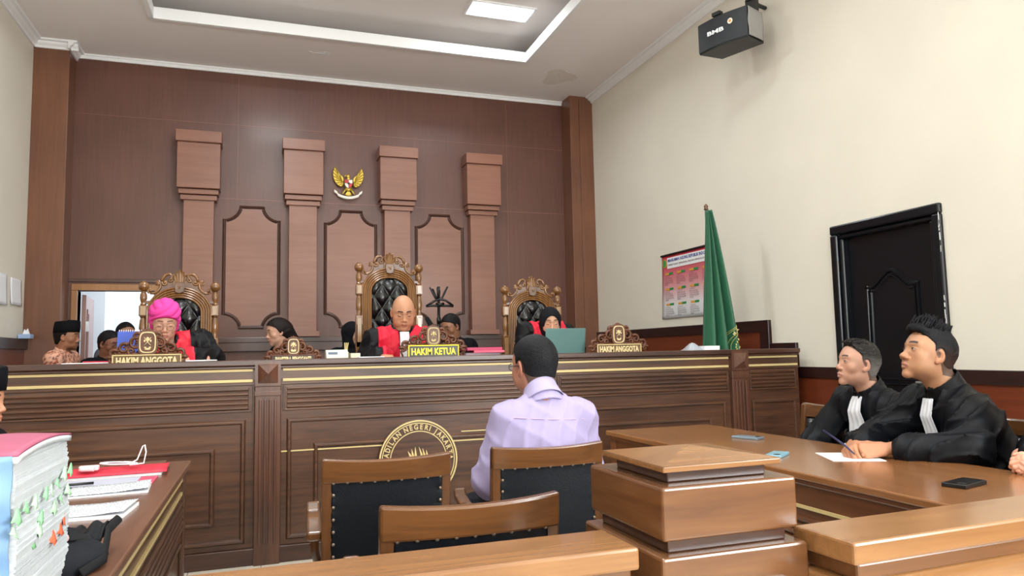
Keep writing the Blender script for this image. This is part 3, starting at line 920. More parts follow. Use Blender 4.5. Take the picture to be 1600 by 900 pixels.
# ================================================================== NAMEPLATES
def make_plate(txt, x, y, w_, bz, bh, body, frame_m, text_m, back_m, crest_h, label, wid, tf=0.60, tc_=0.5):
    root = empty('nameplate', (x, y, 1.19), 0, label, 'nameplate', 'carved nameplates on the bench')
    m = MB(); m.box(-w_/2, w_/2, -0.014, 0.014, 0.0, bh); b0 = m.build('board', back_m, root, bevel=0.003)
    m = MB(); frame(m, -w_/2, w_/2, 0.0, bh, 0.008, -0.021, -0.012); m.build('board_frame', frame_m, b0, bevel=0.002)
    tw = text_mesh('board_lettering', txt, bh*0.72, 0.003, text_m, None, Matrix.Identity(4), 1.0, 0.0022)
    xs = [v.co.x for v in tw.data.vertices]; ys = [v.co.y for v in tw.data.vertices]
    s_ = (w_-0.045)/(max(xs)-min(xs)); sy = (bh*tf)/(max(ys)-min(ys))
    cxm, cym = (max(xs)+min(xs))/2, (max(ys)+min(ys))/2
    tw.data.transform(T(0, -0.016, bh*tc_) @ RX(PI/2) @ Matrix.Diagonal((s_, sy, 1, 1)) @ T(-cxm, -cym, 0))
    tw.parent = b0
    # openwork crest: mirrored acanthus scrolls climbing to the medallion
    m = MB(); rnd = random.Random(len(txt)*7)
    ch = crest_h
    W2 = wid/2
    for sgn in (-1, 1):
        cs = [(0.30*W2, bh+ch*0.42, ch*0.26, 1.9, 1.15), (0.60*W2, bh+ch*0.24, ch*0.21, 2.2, 1.2), (0.86*W2, bh+ch*0.02, ch*0.18, 2.4, 1.2), (0.93*W2, bh-ch*0.22, ch*0.14, 0.6, -1.1), (0.42*W2, bh+ch*0.13, ch*0.13, -1.0, -1.1), (0.28*W2, bh+ch*0.72, ch*0.14, 2.6, 1.1)]
        for cx, cz, r, a, t in cs:
            p = spiral(cx, max(cz, 0.02), r, a, -t, 0.004, 18)
            m.tube([(sgn*q[0], q[1]-0.004, q[2]) for q in p], [0.0115-0.006*i/17 for i in range(18)], 7, 1.2)
            for k in range(5):
                aa = a+k*0.55
                px, pz = cx+r*1.12*math.cos(aa), max(cz, 0.02)+r*1.12*math.sin(aa)
                m.ell((sgn*px, -0.002, pz), (0.013, 0.010, 0.0085), 8, 5, RY(-sgn*aa if sgn > 0 else aa))
        m.tube([(sgn*0.12*W2, 0, bh+0.004), (sgn*0.5*W2, 0, bh+0.006), (sgn*0.8*W2, 0, bh+0.002), (sgn*W2*0.98, 0, bh*0.6), (sgn*W2*0.9, 0, bh*0.15)], [0.006, 0.009, 0.009, 0.008, 0.006], 7)
    for k in range(-3, 4):
        m.ell((k*0.013, 0, bh+ch*0.98-abs(k)**1.4*0.004), (0.009, 0.009, 0.011), 8, 6)
    for sgn in (-1, 1):
        for k in range(26):
            t = k/25; px = W2*(0.12+0.86*t); top = bh+ch*(0.85*(1-t)**0.9+0.02)
            pz = bh*0.3+(top-bh*0.3)*rnd.random() if t > 0.8 else bh+(top-bh)*rnd.random()
            m.ell((sgn*px, 0.001, pz), (0.012, 0.008, 0.006), 8, 5, RY(rnd.uniform(-1.5, 1.5)))
    m.build('crest', M['carve'], root, smooth=True)
    mw_, mh = ch*0.30, ch*0.42
    def rr(wd, hh, k=24):
        out = []
        for i in range(k):
            a = 2*PI*i/k; c, s_ = math.cos(a), math.sin(a)
            e = 0.55
            out.append((wd*math.copysign(abs(c)**e, c), bh+ch*0.47+hh*math.copysign(abs(s_)**e, s_)))
        return out
    m = MB(); m.prism(rr(mw_*1.25, mh*1.2), -0.012, 0.006)
    md = m.build('medallion', M['carve'], root, bevel=0.003)
    m = MB()
    o_, i_ = rr(mw_, mh), rr(mw_*0.86, mh*0.9); n = len(o_)
    m.add([(p[0], -0.012, p[1]) for p in o_]+[(p[0], -0.017, p[1]) for p in o_]+[(p[0], -0.017, p[1]) for p in i_]+[(p[0], -0.012, p[1]) for p in i_],
          [(k*n+i, k*n+(i+1) % n, (k+1)*n+(i+1) % n, (k+1)*n+i) for k in range(3) for i in range(n)])
    cz = bh+ch*0.47; q = ch*0.01
    for sg in (-1, 1):
        m.tube([(sg*-0.012*ch*10, -0.015, cz-12*q), (0, -0.017, cz+2*q), (sg*0.012*ch*10, -0.015, cz+20*q)], 0.0022, 6)
        m.ell((sg*0.012*ch*9, -0.015, cz+6*q), (0.006, 0.003, 0.008), 8, 6)
        m.ell((sg*0.012*ch*7, -0.015, cz-20*q), (0.008, 0.003, 0.005), 8, 6)
    m.ell((0, -0.015, cz+14*q), (0.009, 0.004, 0.012), 10, 6)
    m.ell((0, -0.015, cz-26*q), (0.018, 0.003, 0.006), 10, 6)
    m.build('medallion_relief', text_m if frame_m is not M['yellow'] else M['gold'], md, smooth=True)
    return root

M['yellow'] = solid('yellow_lettering', 'f2e21c', 0.4)
M['plateblk'] = solid('black_plate_board', '17120f', 0.35)
M['platebrown'] = solid('brown_plate_board', '6e5232', 0.4)
M['platecream'] = solid('faded_gold_lettering', 'e0cc98', 0.45)
make_plate('HAKIM ANGGOTA', -0.672, 4.94, 0.385, 0, 0.078, None, M['gold'], M['platecream'], M['platebrown'], 0.155, 'carved nameplate reading HAKIM ANGGOTA in front of the pink-turbaned judge', 0.43)
make_plate('PANITERA PENGGANTI', 0.188, 4.96, 0.27, 0, 0.058, None, M['carve'], M['platecream'], M['plateblk'], 0.115, 'carved nameplate reading PANITERA PENGGANTI below the dark-haired woman', 0.34)
make_plate('HAKIM KETUA', 1.116, 4.92, 0.358, 0, 0.106, None, M['yellow'], M['yellow'], M['plateblk'], 0.135, 'nameplate with yellow HAKIM KETUA lettering on black in front of the bald judge', 0.46, 0.46, 0.58)
make_plate('HAKIM ANGGOTA', 2.548, 4.92, 0.372, 0, 0.090, None, M['gold'], M['platecream'], M['platebrown'], 0.155, 'carved nameplate reading HAKIM ANGGOTA right of the open laptop', 0.48, 0.5, 0.58)

# ================================================================== COURT CHAIRS
def make_chair():
    """local: sitter faces +y, back plane y=0"""
    root = empty('court_chair', (0, 0, 0))
    W2 = 0.213
    for sgn in (-1, 1):
        m = MB()
        xs = sorted((sgn*(W2-0.034), sgn*W2))
        m.add([(xs[0], -0.02, 0), (xs[1], -0.02, 0), (xs[1], 0.03, 0), (xs[0], 0.03, 0),
               (xs[0], 0.0, 0.45), (xs[1], 0.0, 0.45), (xs[1], 0.045, 0.45), (xs[0], 0.045, 0.45),
               (xs[0], -0.03, 0.895), (xs[1], -0.03, 0.895), (xs[1], 0.005, 0.895), (xs[0], 0.005, 0.895)],
              [(0, 3, 2, 1), (0, 1, 5, 4), (1, 2, 6, 5), (2, 3, 7, 6), (3, 0, 4, 7), (4, 5, 9, 8), (5, 6, 10, 9), (6, 7, 11, 10), (7, 4, 8, 11), (8, 9, 10, 11)])
        m.build('back_post', M['chair_v'], root, bevel=0.005)
        m = MB(); m.frust(sgn*0.195-0.018, sgn*0.195+0.018, 0.40, 0.436, 0, sgn*0.195-0.022, sgn*0.195+0.022, 0.395, 0.44, 0.44)
        m.build('front_leg', M['chair_v'], root, bevel=0.004)
        # arm: runs forward, upturned at the end
        m = MB()
        q = sgn*0.235
        prof = [(0.01, 0.635), (0.30, 0.625), (0.40, 0.64), (0.425, 0.685), (0.40, 0.690), (0.375, 0.665), (0.30, 0.652), (0.01, 0.665)]
        x0, x1 = sorted((q-0.024, q+0.024))
        m.prism(prof, x0, x1, 'yz')
        arm = m.build('armrest', M['chair'], root, bevel=0.008)
        m = MB(); m.tube([(q*0.9, 0.36, 0.44), (q*0.98, 0.35, 0.54), (q, 0.36, 0.63)], 0.017, 10)
        m.build('arm_support', M['chair_v'], arm, smooth=True)
    def cy(x, z): return -0.015 - 0.02*(1-(x/W2)**2) - (z-0.6)*0.06
    m = MB()
    n = 14
    vs = []; fs = []
    for i in range(n+1):
        x = -W2+2*W2*i/n; dip = 0.010*(1-(x/W2)**2)
        vs += [(x, cy(x, 0.8), 0.822), (x, cy(x, 0.9)-0.002, 0.903-dip), (x, cy(x, 0.9)+0.030, 0.903-dip), (x, cy(x, 0.8)+0.034, 0.822)]
    for i in range(n):
        a = i*4; b_ = a+4
        for k in range(4): fs.append((a+k, a+(k+1) % 4, b_+(k+1) % 4, b_+k))
    fs += [(3, 2, 1, 0), (n*4, n*4+1, n*4+2, n*4+3)]
    m.add(vs, fs)
    m.build('top_rail', M['chair'], root, bevel=0.006)
    m = MB(); m.box(-0.18, 0.18, -0.012, 0.025, 0.455, 0.50); m.build('lower_rail', M['chair'], root, bevel=0.004)
    # rear leather panel, pulled between nails
    rnd = random.Random(3)
    def rear(u, v):
        x = -0.183+0.366*u; z = 0.498+0.332*v
        e = min(u, 1-u)*0.366; ez = min(v, 1-v)*0.332
        pk = 0.004*abs(math.sin(u*PI*8))*math.exp(-ez/0.012) + 0.004*abs(math.sin(v*PI*7))*math.exp(-e/0.012)
        return (x, cy(x, z)+0.012-pk, z)
    m = MB(); m.slab(rear, 50, 44, 0.01)
    lb = m.build('rear_leather', M['leather_m'], root, smooth=True)
    m = MB()
    for k in range(9):
        x = -0.176+0.352*k/8
        for z in (0.824, 0.506): m.ell((x, cy(x, z)+0.006, z), (0.0055, 0.004, 0.0055), 8, 6)
    for k in range(1, 8):
        z = 0.506+0.318*k/8
        for x in (-0.176, 0.176): m.ell((x, cy(x, z)+0.006, z), (0.0055, 0.004, 0.0055), 8, 6)
    m.build('nail_heads', M['nail'], lb, smooth=True)
    # padded front with upright channels
    def front(u, v):
        x = -0.183+0.366*u; z = 0.50+0.325*v
        d = 0.045*(1-(2*v-1)**6)*(1-(2*u-1)**8)*(0.75+0.25*abs(math.sin(u*PI*6)))
        d *= 1-0.25*math.exp(-((v-0.62)/0.04)**2)
        return (x, cy(x, z)+0.03+d, z)
    m = MB(); m.slab(lambda u, v: front(1-u, v), 60, 24, 0.012)
    m.build('padded_front', M['leather'], root, smooth=True)
    m = MB(); m.box(-0.205, 0.205, 0.02, 0.43, 0.39, 0.44); m.build('seat_frame', M['chair'], root, bevel=0.005)
    m = MB(); m.slab(lambda u, v: (-0.195+0.39*u, 0.03+0.40*v, 0.445+0.045*(1-(2*u-1)**6)*(1-(2*v-1)**6)), 16, 16, 0.015)
    m.build('seat', M['leather'], root, smooth=True)
    return root

spots = [
    (0.398, 2.475, math.radians(-3), 'empty wooden court chair with black leather back left of the seated witness'),
    (0.985, 2.50, math.radians(-2), 'wooden court chair the man in the lilac shirt sits on'),
    (0.462, 1.665, math.radians(-1), 'foremost empty court chair, just behind the railing'),
    (3.02, 3.31, math.radians(90), 'black tufted chair with wooden rim at the far end of the lawyers\' table'),
    (3.16, 2.80, math.radians(90), 'court chair under the older grey-haired lawyer'),
    (3.14, 2.36, math.radians(90), 'court chair under the younger lawyer with spiky hair'),
    (3.10, 1.92, math.radians(90), 'tufted court chair at the right edge of the frame beside the clasped hands'),
]
proto = make_chair()
for i, (x, y, a, lb) in enumerate(spots):
    o = proto if i == 0 else copy_tree(proto)
    o.location = (x, y, 0); o.rotation_euler = (0, 0, a)
    tag(o, lb, 'chair', 'wooden court chairs with black leather')

# ================================================================== LAWYERS' TABLE
def desk(name, x0, x1, y0, y1, h, label, side, mat, dark, front_side):
    """writing desk with panelled sides; side: the long side facing the camera"""
    root = empty(name, ((x0+x1)/2, (y0+y1)/2, 0), 0, label, 'table')
    m = MB(); m.box(x0, x1, y0, y1, h-0.028, h); m.build('tabletop', mat, root, world=True, bevel=0.006)
    m = MB(); m.box(x0+0.015, x1-0.015, y0+0.015, y1-0.015, h-0.05, h-0.028); m.build('edge_moulding', dark, root, world=True, bevel=0.006)
    xs = x0+0.035 if front_side == 'x0' else x1-0.035
    s_ = 1 if front_side == 'x0' else -1
    m = MB()
    xa, xb = sorted((xs, xs+s_*0.025))
    m.box(xa, xb, y0+0.05, y1-0.05, 0.06, h-0.05)
    m.build('side_panel', dark, root, world=True, bevel=0.003)
    for z, t in ((h-0.075, 0.012), (h-0.135, 0.012))[(1 if front_side == 'x0' else 0):]:
        m = MB(); xa, xb = sorted((xs, xs-s_*0.008)); m.box(xa, xb, y0+0.09, y1-0.09, z-t/2, z+t/2)
        m.build('gold_stripe', M['gold'], root, world=True)
    m = MB()
    for k in range(5):
        z = h-0.30+k*0.028; xa, xb = sorted((xs, xs-s_*0.014))
        m.box(xa, xb, y0+0.1, y1-0.1, z, z+0.017)
    m.build('slat_band', dark, root, world=True, bevel=0.003)
    m = MB(); xa, xb = sorted((xs, xs-s_*0.012)); n = 3
    for k in range(n):
        a = y0+0.1+(y1-y0-0.2)*k/n+0.02; b_ = y0+0.1+(y1-y0-0.2)*(k+1)/n-0.02
        for q in ((a, b_, 0.12, 0.13), (a, b_, h-0.36, h-0.35), (a, a+0.015, 0.12, h-0.35), (b_-0.015, b_, 0.12, h-0.35)):
            m.box(xa, xb, q[0], q[1], q[2], q[3])
    m.build('panel_bead', dark, root, world=True, bevel=0.003)
    m = MB(); m.box(x0+0.035, x1-0.035, y1-0.06, y1-0.035, 0.06, h-0.05).box(x0+0.035, x1-0.035, y0+0.035, y0+0.06, 0.06, h-0.05)
    m.build('end_panel', dark, root, world=True, bevel=0.003)
    for xx in (x0+0.02, x1-0.08):
        for yy in (y0+0.02, y1-0.08):
            m = MB(); m.box(xx, xx+0.06, yy, yy+0.06, 0, h-0.05); m.build('leg', dark, root, world=True, bevel=0.005)
    return root
M['desk_dk'] = wood('desk_body_teak', '5a3620', '774a2c', 'y', 0.28, 0.7, 0.3, 0.3)
M['desk_dk2'] = wood('desk_body_dark', '40281c', '5c3f2e', 'y', 0.28, 0.7, 0.3, 0.3)
desk('lawyers_table', 1.93, 2.64, 1.55, 3.93, 0.76, 'long glossy brown wooden table in front of the black-robed lawyers', -1, M['table'], M['desk_dk'], 'x0')
pt = desk('prosecutor_table', -1.00, -0.315, 1.50, 3.763, 0.76, 'dark wooden table with gold side stripes under the document stack at lower left', 1, M['table_l'], M['desk_dk2'], 'x1')
m = MB(); m.box(-1.0, -0.42, 3.70, 3.763, 0.76, 0.768)
m.build('end_strip', M['table_l'], pt, world=True, bevel=0.002)

# ================================================================== RAILING IN FRONT
rl = empty('railing', (-0.8, 1.38, 0), 0, 'low wooden railing with wide flat top left of the capped post', 'railing', 'wooden railing sections')
m = MB(); m.box(XL, 0.705, 1.30, 1.462, 0.806, 0.85); m.build('top_rail', M['rail'], rl, world=True, bevel=0.006)
m = MB(); m.box(XL, 0.695, 1.318, 1.445, 0.775, 0.806); m.build('moulding', M['rail_dk'], rl, world=True, bevel=0.005)
m = MB(); m.box(XL, 0.66, 1.355, 1.405, 0.0, 0.775); m.build('infill_panel', M['rail_dk'], rl, world=True, bevel=0.003)
m = MB()
for k in range(4):
    a = XL+0.1+k*0.72
    frame(m, a, a+0.62, 0.12, 0.68, 0.02, 1.342, 1.356)
m.build('panel_bead', M['rail_dk'], rl, world=True, bevel=0.004)

rr_ = empty('railing', (2.6, 1.32, 0), math.radians(2.0), 'low wooden railing with wide flat top and pale ledge right of the capped post', 'railing', 'wooden railing sections')
def RR(nm, mat, y0, y1, z0, z1, x0=-1.49, x1=1.45, bevel=0.006, prof=None):
    m = MB()
    if prof: m.prism(prof, x0, x1, 'yz')
    else: m.box(x0, x1, y0, y1, z0, z1)
    return m.build(nm, mat, rr_, bevel=bevel)
RR('top_rail', M['rail'], -0.095, 0.075, 0.800, 0.845)
RR('rail_underside', M['rail_dk'], -0.082, 0.062, 0.765, 0.800, x0=-1.47)
RR('ledge', M['rail'], 0, 0, 0, 0, x0=-1.50, prof=[(-0.125, 0.735), (-0.075, 0.765), (0.06, 0.765), (0.06, 0.705), (-0.125, 0.705)])
RR('infill_panel', M['rail_dk'], -0.055, 0.0, 0.0, 0.705)
m = MB()
for k in range(4):
    frame(m, -1.36+k*0.70, -0.76+k*0.70, 0.10, 0.62, 0.02, -0.07, -0.054)
m.build('panel_bead', M['rail_dk'], rr_, bevel=0.004)

pst = empty('railing_post', (0.925, 1.47, 0), 0, 'square wooden post with pyramid cap between the two railing sections', 'post')
px0, px1, py0, py1 = 0.760, 1.090, 1.300, 1.640
m = MB(); m.box(px0, px1, py0, py1, 0.852, 0.960); m.build('cap_block', M['post'], pst, world=True, bevel=0.007, seg=3)
m = MB()
m.box(0.800, 1.045, 1.345, 1.575, 0.960, 0.985)
m.build('cap_neck', M['bench_dk'], pst, world=True, bevel=0.003)
m = MB()
m.box(0.775, 1.008+0.06, 1.318, 1.60, 0.985, 0.998)
c = ((0.775+1.068)/2, 1.459)
m.add([(0.775, 1.318, 0.998), (1.068, 1.318, 0.998), (1.068, 1.60, 0.998), (0.775, 1.60, 0.998), (c[0], c[1], 1.020)], [(0, 1, 4), (1, 2, 4), (2, 3, 4), (3, 0, 4)])
m.build('pyramid_cap', M['rail'], pst, world=True, bevel=0.003)
m = MB(); m.box(px0+0.02, px1-0.02, py0+0.02, py1-0.02, 0.825, 0.852); m.build('shaft_neck', M['bench_dk'], pst, world=True, bevel=0.003)
m = MB(); m.box(px0-0.012, px1+0.012, py0-0.012, py1+0.012, 0.0, 0.825); sh_ = m.build('shaft', M['post'], pst, world=True, bevel=0.006)
m = MB()
fy = py0-0.012
frame(m, px0+0.05, px1-0.05, 0.15, 0.76, 0.018, fy-0.012, fy)
m.build('shaft_carving', M['rail_dk'], sh_, world=True)

# ================================================================== SMALL FIXTURES
# ceiling lamps
def make_troffer():
    root = empty('ceiling_light', (0, 0, 0))
    m = MB(); frame2 = [(-0.36, 0.36, -0.17, -0.15), (-0.36, 0.36, 0.15, 0.17), (-0.36, -0.34, -0.15, 0.15), (0.34, 0.36, -0.15, 0.15)]
    for a in frame2: m.box(a[0], a[1], a[2], a[3], -0.018, 0.0)
    m.build('housing', M['white'], root, bevel=0.003)
    m = MB(); m.box(-0.34, 0.34, -0.15, 0.15, -0.005, 0.0); m.build('reflector', M['lampglow'], root)
    for y in (-0.09, 0.0, 0.09):
        m = MB(); m.lathe([(0.011, -0.32), (0.013, -0.31), (0.013, 0.31), (0.011, 0.32)], (0, y, -0.018), 10, 'x'); m.build('tube', M['tubeglow'], root, smooth=True)
    m = MB()
    for k in range(7): m.box(-0.30+k*0.1-0.002, -0.30+k*0.1+0.002, -0.15, 0.15, -0.016, -0.004)
    m.build('louvre', M['white'], root)
    return root
M['lampglow'] = solid('lit_reflector', 'eef6ff', 0.4, emit=1.2)
M['tubeglow'] = solid('lit_tube', 'f4fbff', 0.4, emit=5)
for i, (fx, fy) in enumerate(FIXTURES):
    if i == 0: pr = o = make_troffer()
    else: o = copy_tree(pr)
    o.location = (fx, fy, UPZ)
    tag(o, 'recessed fluorescent ceiling light in the coffer' if i == 0 else 'recessed ceiling light in the coffer, out of the photo behind the lit one', 'light', 'ceiling lights')

# loudspeaker in the upper right corner
sp = empty('loudspeaker', (3.66, 4.98, 3.78), math.atan2(4.75-5.205, 3.745-3.58), 'black wall loudspeaker with grey mesh side high on the right wall', 'speaker')
sp.location = (3.58, 5.205, 3.78)     # local +x runs along the front face, +y to the wall
L, D, Hh = 0.484, 0.235, 0.268
def fr(u): return -0.03*math.sin(PI*u)
m = MB()
n = 12
lo = [(L*i/n, fr(i/n)) for i in range(n+1)] + [(L-0.005, D), (0.07, D)]
m.prism(lo, 0.0, Hh-0.0, 'xy')
m.build('cabinet', M['black'], sp, bevel=0.004)
m = MB()
n = 12
f0 = [(L*i/n, fr(i/n)-0.006) for i in range(n+1)]; f1 = [(L*i/n, fr(i/n)-0.001) for i in range(n, -1, -1)]
m.prism(f0+f1, 0.012, Hh-0.008, 'xy')
m.build('front_grille', solid('grille_cloth', '0b1018', 0.5, bump=0.5, bscale=12), sp)
m = MB(); m.slab(lambda u, v: (L+0.008+0.004*math.sin(9*v+3*u), -0.0+u*(D-0.02), 0.012+v*(Hh-0.02)), 12, 12, 0.004)
m.build('side_mesh', solid('grey_mesh', '8f8c88', 0.8, bump=0.4, bscale=300), sp, smooth=True)
m = MB(); m.X = T(L*0.70, fr(0.7)-0.007, Hh*0.66) @ RX(PI/2); m.lathe([(0.0, 0), (0.024, 0), (0.024, 0.003), (0, 0.003)], n=24)
stk = m.build('round_sticker', solid('sticker_white', 'efe6d2', 0.5), sp)
m = MB(); m.X = T(L*0.70, fr(0.7)-0.010, Hh*0.66) @ RX(PI/2); m.lathe([(0.0, 0), (0.012, 0), (0.012, 0.002), (0, 0.002)], n=20)
m.build('sticker_centre', solid('sticker_orange', 'd98a3c', 0.5), stk)
text_mesh('logo_lettering', 'BMB', 0.050, 0.002, M['paper'], sp, world_matrix(sp) @ T(L*0.40, fr(0.40)-0.0085, Hh*0.50) @ RX(PI/2), 1.75, 0.0012)
br_ = MB(); br_.tube([(0.16, 0.05, Hh), (0.16, 0.05, Hh+0.05), (0.16, 0.10, Hh+0.055)], 0.008); br_.box(0.12, 0.20, 0.03, 0.08, Hh+0.045, Hh+0.075)
br_.box(0.38, 0.47, 0.14, 0.20, Hh-0.01, Hh+0.12); br_.lathe([(0.045, 0), (0.045, 0.03)], (0.42, 0.17, Hh+0.10), 16)
br_.tube([(0.42, 0.18, Hh+0.10), (0.40, 0.33, Hh+0.12), (0.395, 0.425, Hh+0.13)], 0.018)
br_.build('wall_bracket', M['black'], sp, smooth='auto')
# ================================================================== CALENDAR
cal = empty('wall_calendar', (XR-0.01, 6.39, 1.55), 0, 'large red and white wall calendar hanging behind the green flag', 'calendar')
CY_L, CY_R, CZ0, CZ1 = 6.85, 5.90, 1.555, 2.235
m, nt, b = new_mat('calendar_print')
tc = nt.nodes.new('ShaderNodeTexCoord'); sx_ = nt.nodes.new('ShaderNodeSeparateXYZ'); nt.links.new(tc.outputs['Generated'], sx_.inputs[0])
rmp = nt.nodes.new('ShaderNodeValToRGB'); nt.links.new(sx_.outputs['Z'], rmp.inputs['Fac'])
e = rmp.color_ramp.elements
e[0].position = 0.0; e[0].color = (*lin('d5dade'), 1); e[1].position = 1.0; e[1].color = (*lin('cf3f50'), 1)
for ps, cc in ((0.22, 'dfdee0'), (0.5, 'd99aa0'), (0.78, 'cc5a68')):
    q = e.new(ps); q.color = (*lin(cc), 1)
nt.links.new(rmp.outputs['Color'], b.inputs['Base Color']); b.inputs['Roughness'].default_value = 0.35
CALM = m
m = MB()
def calf(u, v): return (XR-0.006-0.003*(1-v)**2*abs(math.sin(5*u+1))-0.006*(1-v)**3, CY_L+(CY_R-CY_L)*u+(0.03 if u < 0.01 else 0)*(1-v), CZ0+(CZ1-CZ0)*v)
m.slab(calf, 24, 16, 0.002)
m.build('sheet', CALM, cal, world=True, smooth=True)
m = MB(); m.box(XR-0.02, XR, CY_R-0.01, CY_L+0.01, CZ1-0.006, CZ1+0.012); m.build('top_batten', M['black'], cal, world=True)
calw = solid('calendar_white', 'eef0f2', 0.4); calb = solid('calendar_blue_ink', '28408f', 0.5); calg = solid('calendar_green', '2d8b4a', 0.5)
calo = solid('calendar_orange', 'd9a03c', 0.5); calk = solid('calendar_grey_ink', '6a5458', 0.6)
def onwall(y, z, off=0.010): return T(XR-off, y, z) @ RZ(-PI/2) @ RX(PI/2)
m = MB(); m.box(XR-0.012, XR-0.0105, CY_R+0.0, CY_L-0.11, CZ1-0.145, CZ1-0.03); m.build('title_band', calw, cal, world=True)
def fit_text(o, mw, wd, hh, par):
    xs = [v.co.x for v in o.data.vertices]; ys = [v.co.y for v in o.data.vertices]
    X = mw @ Matrix.Diagonal((wd/(max(xs)-min(xs)), hh/(max(ys)-min(ys)), 1, 1)) @ T(-(max(xs)+min(xs))/2, -(max(ys)+min(ys))/2, 0)
    o.data.transform(world_matrix(par).inverted() @ X); o.parent = par
o = text_mesh('title_lettering', 'MAHKAMAH AGUNG REPUBLIK INDONESIA', 0.05, 0.0005, calb, bold=0.001); fit_text(o, onwall(6.32, CZ1-0.060, 0.0135), 0.80, 0.034, cal)
o = text_mesh('subtitle_lettering', 'DIREKTORAT JENDERAL BADAN PERADILAN UMUM', 0.05, 0.0005, calk); fit_text(o, onwall(6.32, CZ1-0.112, 0.0135), 0.80, 0.024, cal)
m = MB(); m.X = onwall(6.79, CZ1-0.085, 0.012); m.lathe([(0, 0), (0.045, 0), (0.045, 0.001), (0, 0.001)], n=24); m.X = m.X @ Matrix.Diagonal((1, 1.25, 1, 1))
em = m.build('court_emblem', calo, cal, world=True)
m = MB(); m.X = onwall(6.79, CZ1-0.085, 0.0135) @ Matrix.Diagonal((1, 1.25, 1, 1)); m.lathe([(0, 0), (0.032, 0), (0.032, 0.001), (0, 0.001)], n=24)
m.build('emblem_centre', calg, em, world=True)
for ci in range(4):
    for ri in range(3):
        y = CY_L-0.13-ci*0.235; z = CZ1-0.20-ri*0.165
        m = MB(); m.box(XR-0.0125, XR-0.011, y-0.085, y-0.01, z-0.012, z+0.012); q = m.build('month_header', calg, cal, world=True)
        m = MB(); m.box(XR-0.0125, XR-0.0105, y-0.01, y+0.065, z-0.012, z+0.010); m.build('month_name', calo, q, world=True)
        days = '1 2 3 4 5 6 7\n8 9 10 11 12 13 14\n15 16 17 18 19 20 21\n22 23 24 25 26 27 28\n29 30 31'
        o = text_mesh('month_days', days, 0.03, 0.0002, calk, align='LEFT'); fit_text(o, onwall(y-0.01, z-0.075, 0.018), 0.16, 0.10, q)

# notices on the left wall
for y0, y1, z0, z1, lb in ((7.70, 7.96, 1.77, 2.06, 'white notice sheet on the left wall, the one cut by the frame edge'), (8.07, 8.40, 1.79, 2.05, 'white notice sheet on the left wall nearest the pilaster')):
    m = MB(); m.slab(lambda u, v: (XL+0.004+0.012*(1-v)**2, y0+(y1-y0)*u, z0+(z1-z0)*v), 8, 8, 0.002)
    o = m.build('notice_sheet', M['paper'], None, smooth=True); tag(o, lb, 'paper', 'notices on the left wall')
# tissue pack on the left ledge
tb = empty('tissue_box', (XL+0.07, 8.36, 1.465), 0, 'small blue and white tissue box on the left wall ledge', 'tissue box')
m = MB(); m.box(-0.055, 0.05, -0.06, 0.06, 0, 0.045); m.build('box', solid('pale_blue_card', '9fb8dd', 0.5), tb, bevel=0.004)
m = MB(); m.prism([(-0.03, 0.045), (0.03, 0.045), (0.012, 0.10), (-0.004, 0.075), (-0.015, 0.095)], -0.01, 0.01); m.build('tissue', M['paper'], tb)

# ================================================================== NATIONAL EMBLEM
ge = empty('garuda_emblem', (0.955, 8.72, 3.11), 0, 'golden eagle emblem with red and white shield on the panelled wall', 'emblem')
GX, GZ = 0.955, 3.30
gm = solid('emblem_gold', 'c9ab48', 0.35, 0.6)
def feather(m, x, z, ang, L, w_, y):
    m.ell((x+math.cos(ang)*L/2, y, z+math.sin(ang)*L/2), (L/2, 0.006, w_), 10, 8, RY(-ang))
WPOLY = [(447, 215), (462, 275), (485, 318), (520, 340), (560, 372), (578, 405), (572, 520), (545, 540), (500, 527), (462, 492), (430, 440), (412, 375), (411, 310), (428, 252)]
for sgn in (-1, 1):
    pl = [(GX+sgn*(650-x)*0.00076, GZ+(480-y)*0.00076) for x, y in WPOLY]
    if sgn < 0: pl = pl
    m = MB(); m.prism(pl if sgn > 0 else pl[::-1], 8.716, 8.74)
    wg = m.build('wing', gm, ge, world=True, bevel=0.006)
    m = MB()
    for k in range(8):      # long feathers fanning from the shoulder
        t = k/7
        x1, y1 = [(447, 222), (424, 262), (414, 315), (416, 370), (434, 430), (464, 482), (502, 516), (545, 530)][k]
        x0, y0 = 565-30*(1-t), 405+60*t
        m.tube([(GX+sgn*(650-x0)*0.00076, 8.712, GZ+(480-y0)*0.00076), (GX+sgn*(650-(x0+x1)/2-6)*0.00076, 8.706, GZ+(480-(y0+y1)/2-10)*0.00076), (GX+sgn*(650-x1)*0.00076, 8.714, GZ+(480-y1)*0.00076)], [0.008, 0.0075, 0.003], 6)
    m.build('feathers', gm, wg, world=True, smooth=True)
m = MB()
m.ell((GX, 8.722, GZ-0.02), (0.042, 0.022, 0.085), 14, 10)
m.ell((GX-0.004, 8.715, GZ+0.085), (0.026, 0.02, 0.028), 12, 8); m.ell((GX, 8.72, GZ+0.06), (0.025, 0.02, 0.04), 12, 8)
m.tube([(GX-0.02, 8.71, GZ+0.092), (GX-0.045, 8.708, GZ+0.088), (GX-0.052, 8.708, GZ+0.072)], [0.012, 0.007, 0.002], 8)
for k in range(5): feather(m, GX, GZ-0.09, -PI/2+(k-2)*0.28, 0.07, 0.011, 8.72)
for sgn in (-1, 1): m.tube([(GX+sgn*0.03, 8.72, GZ-0.07), (GX+sgn*0.06, 8.72, GZ-0.115), (GX+sgn*0.072, 8.715, GZ-0.135)], [0.016, 0.010, 0.008], 8)
m.build('eagle_body', gm, ge, world=True, smooth=True)
shp = [(-0.045, 0.045), (0.045, 0.045), (0.045, -0.01), (0.03, -0.04), (0, -0.06), (-0.03, -0.04), (-0.045, -0.01)]
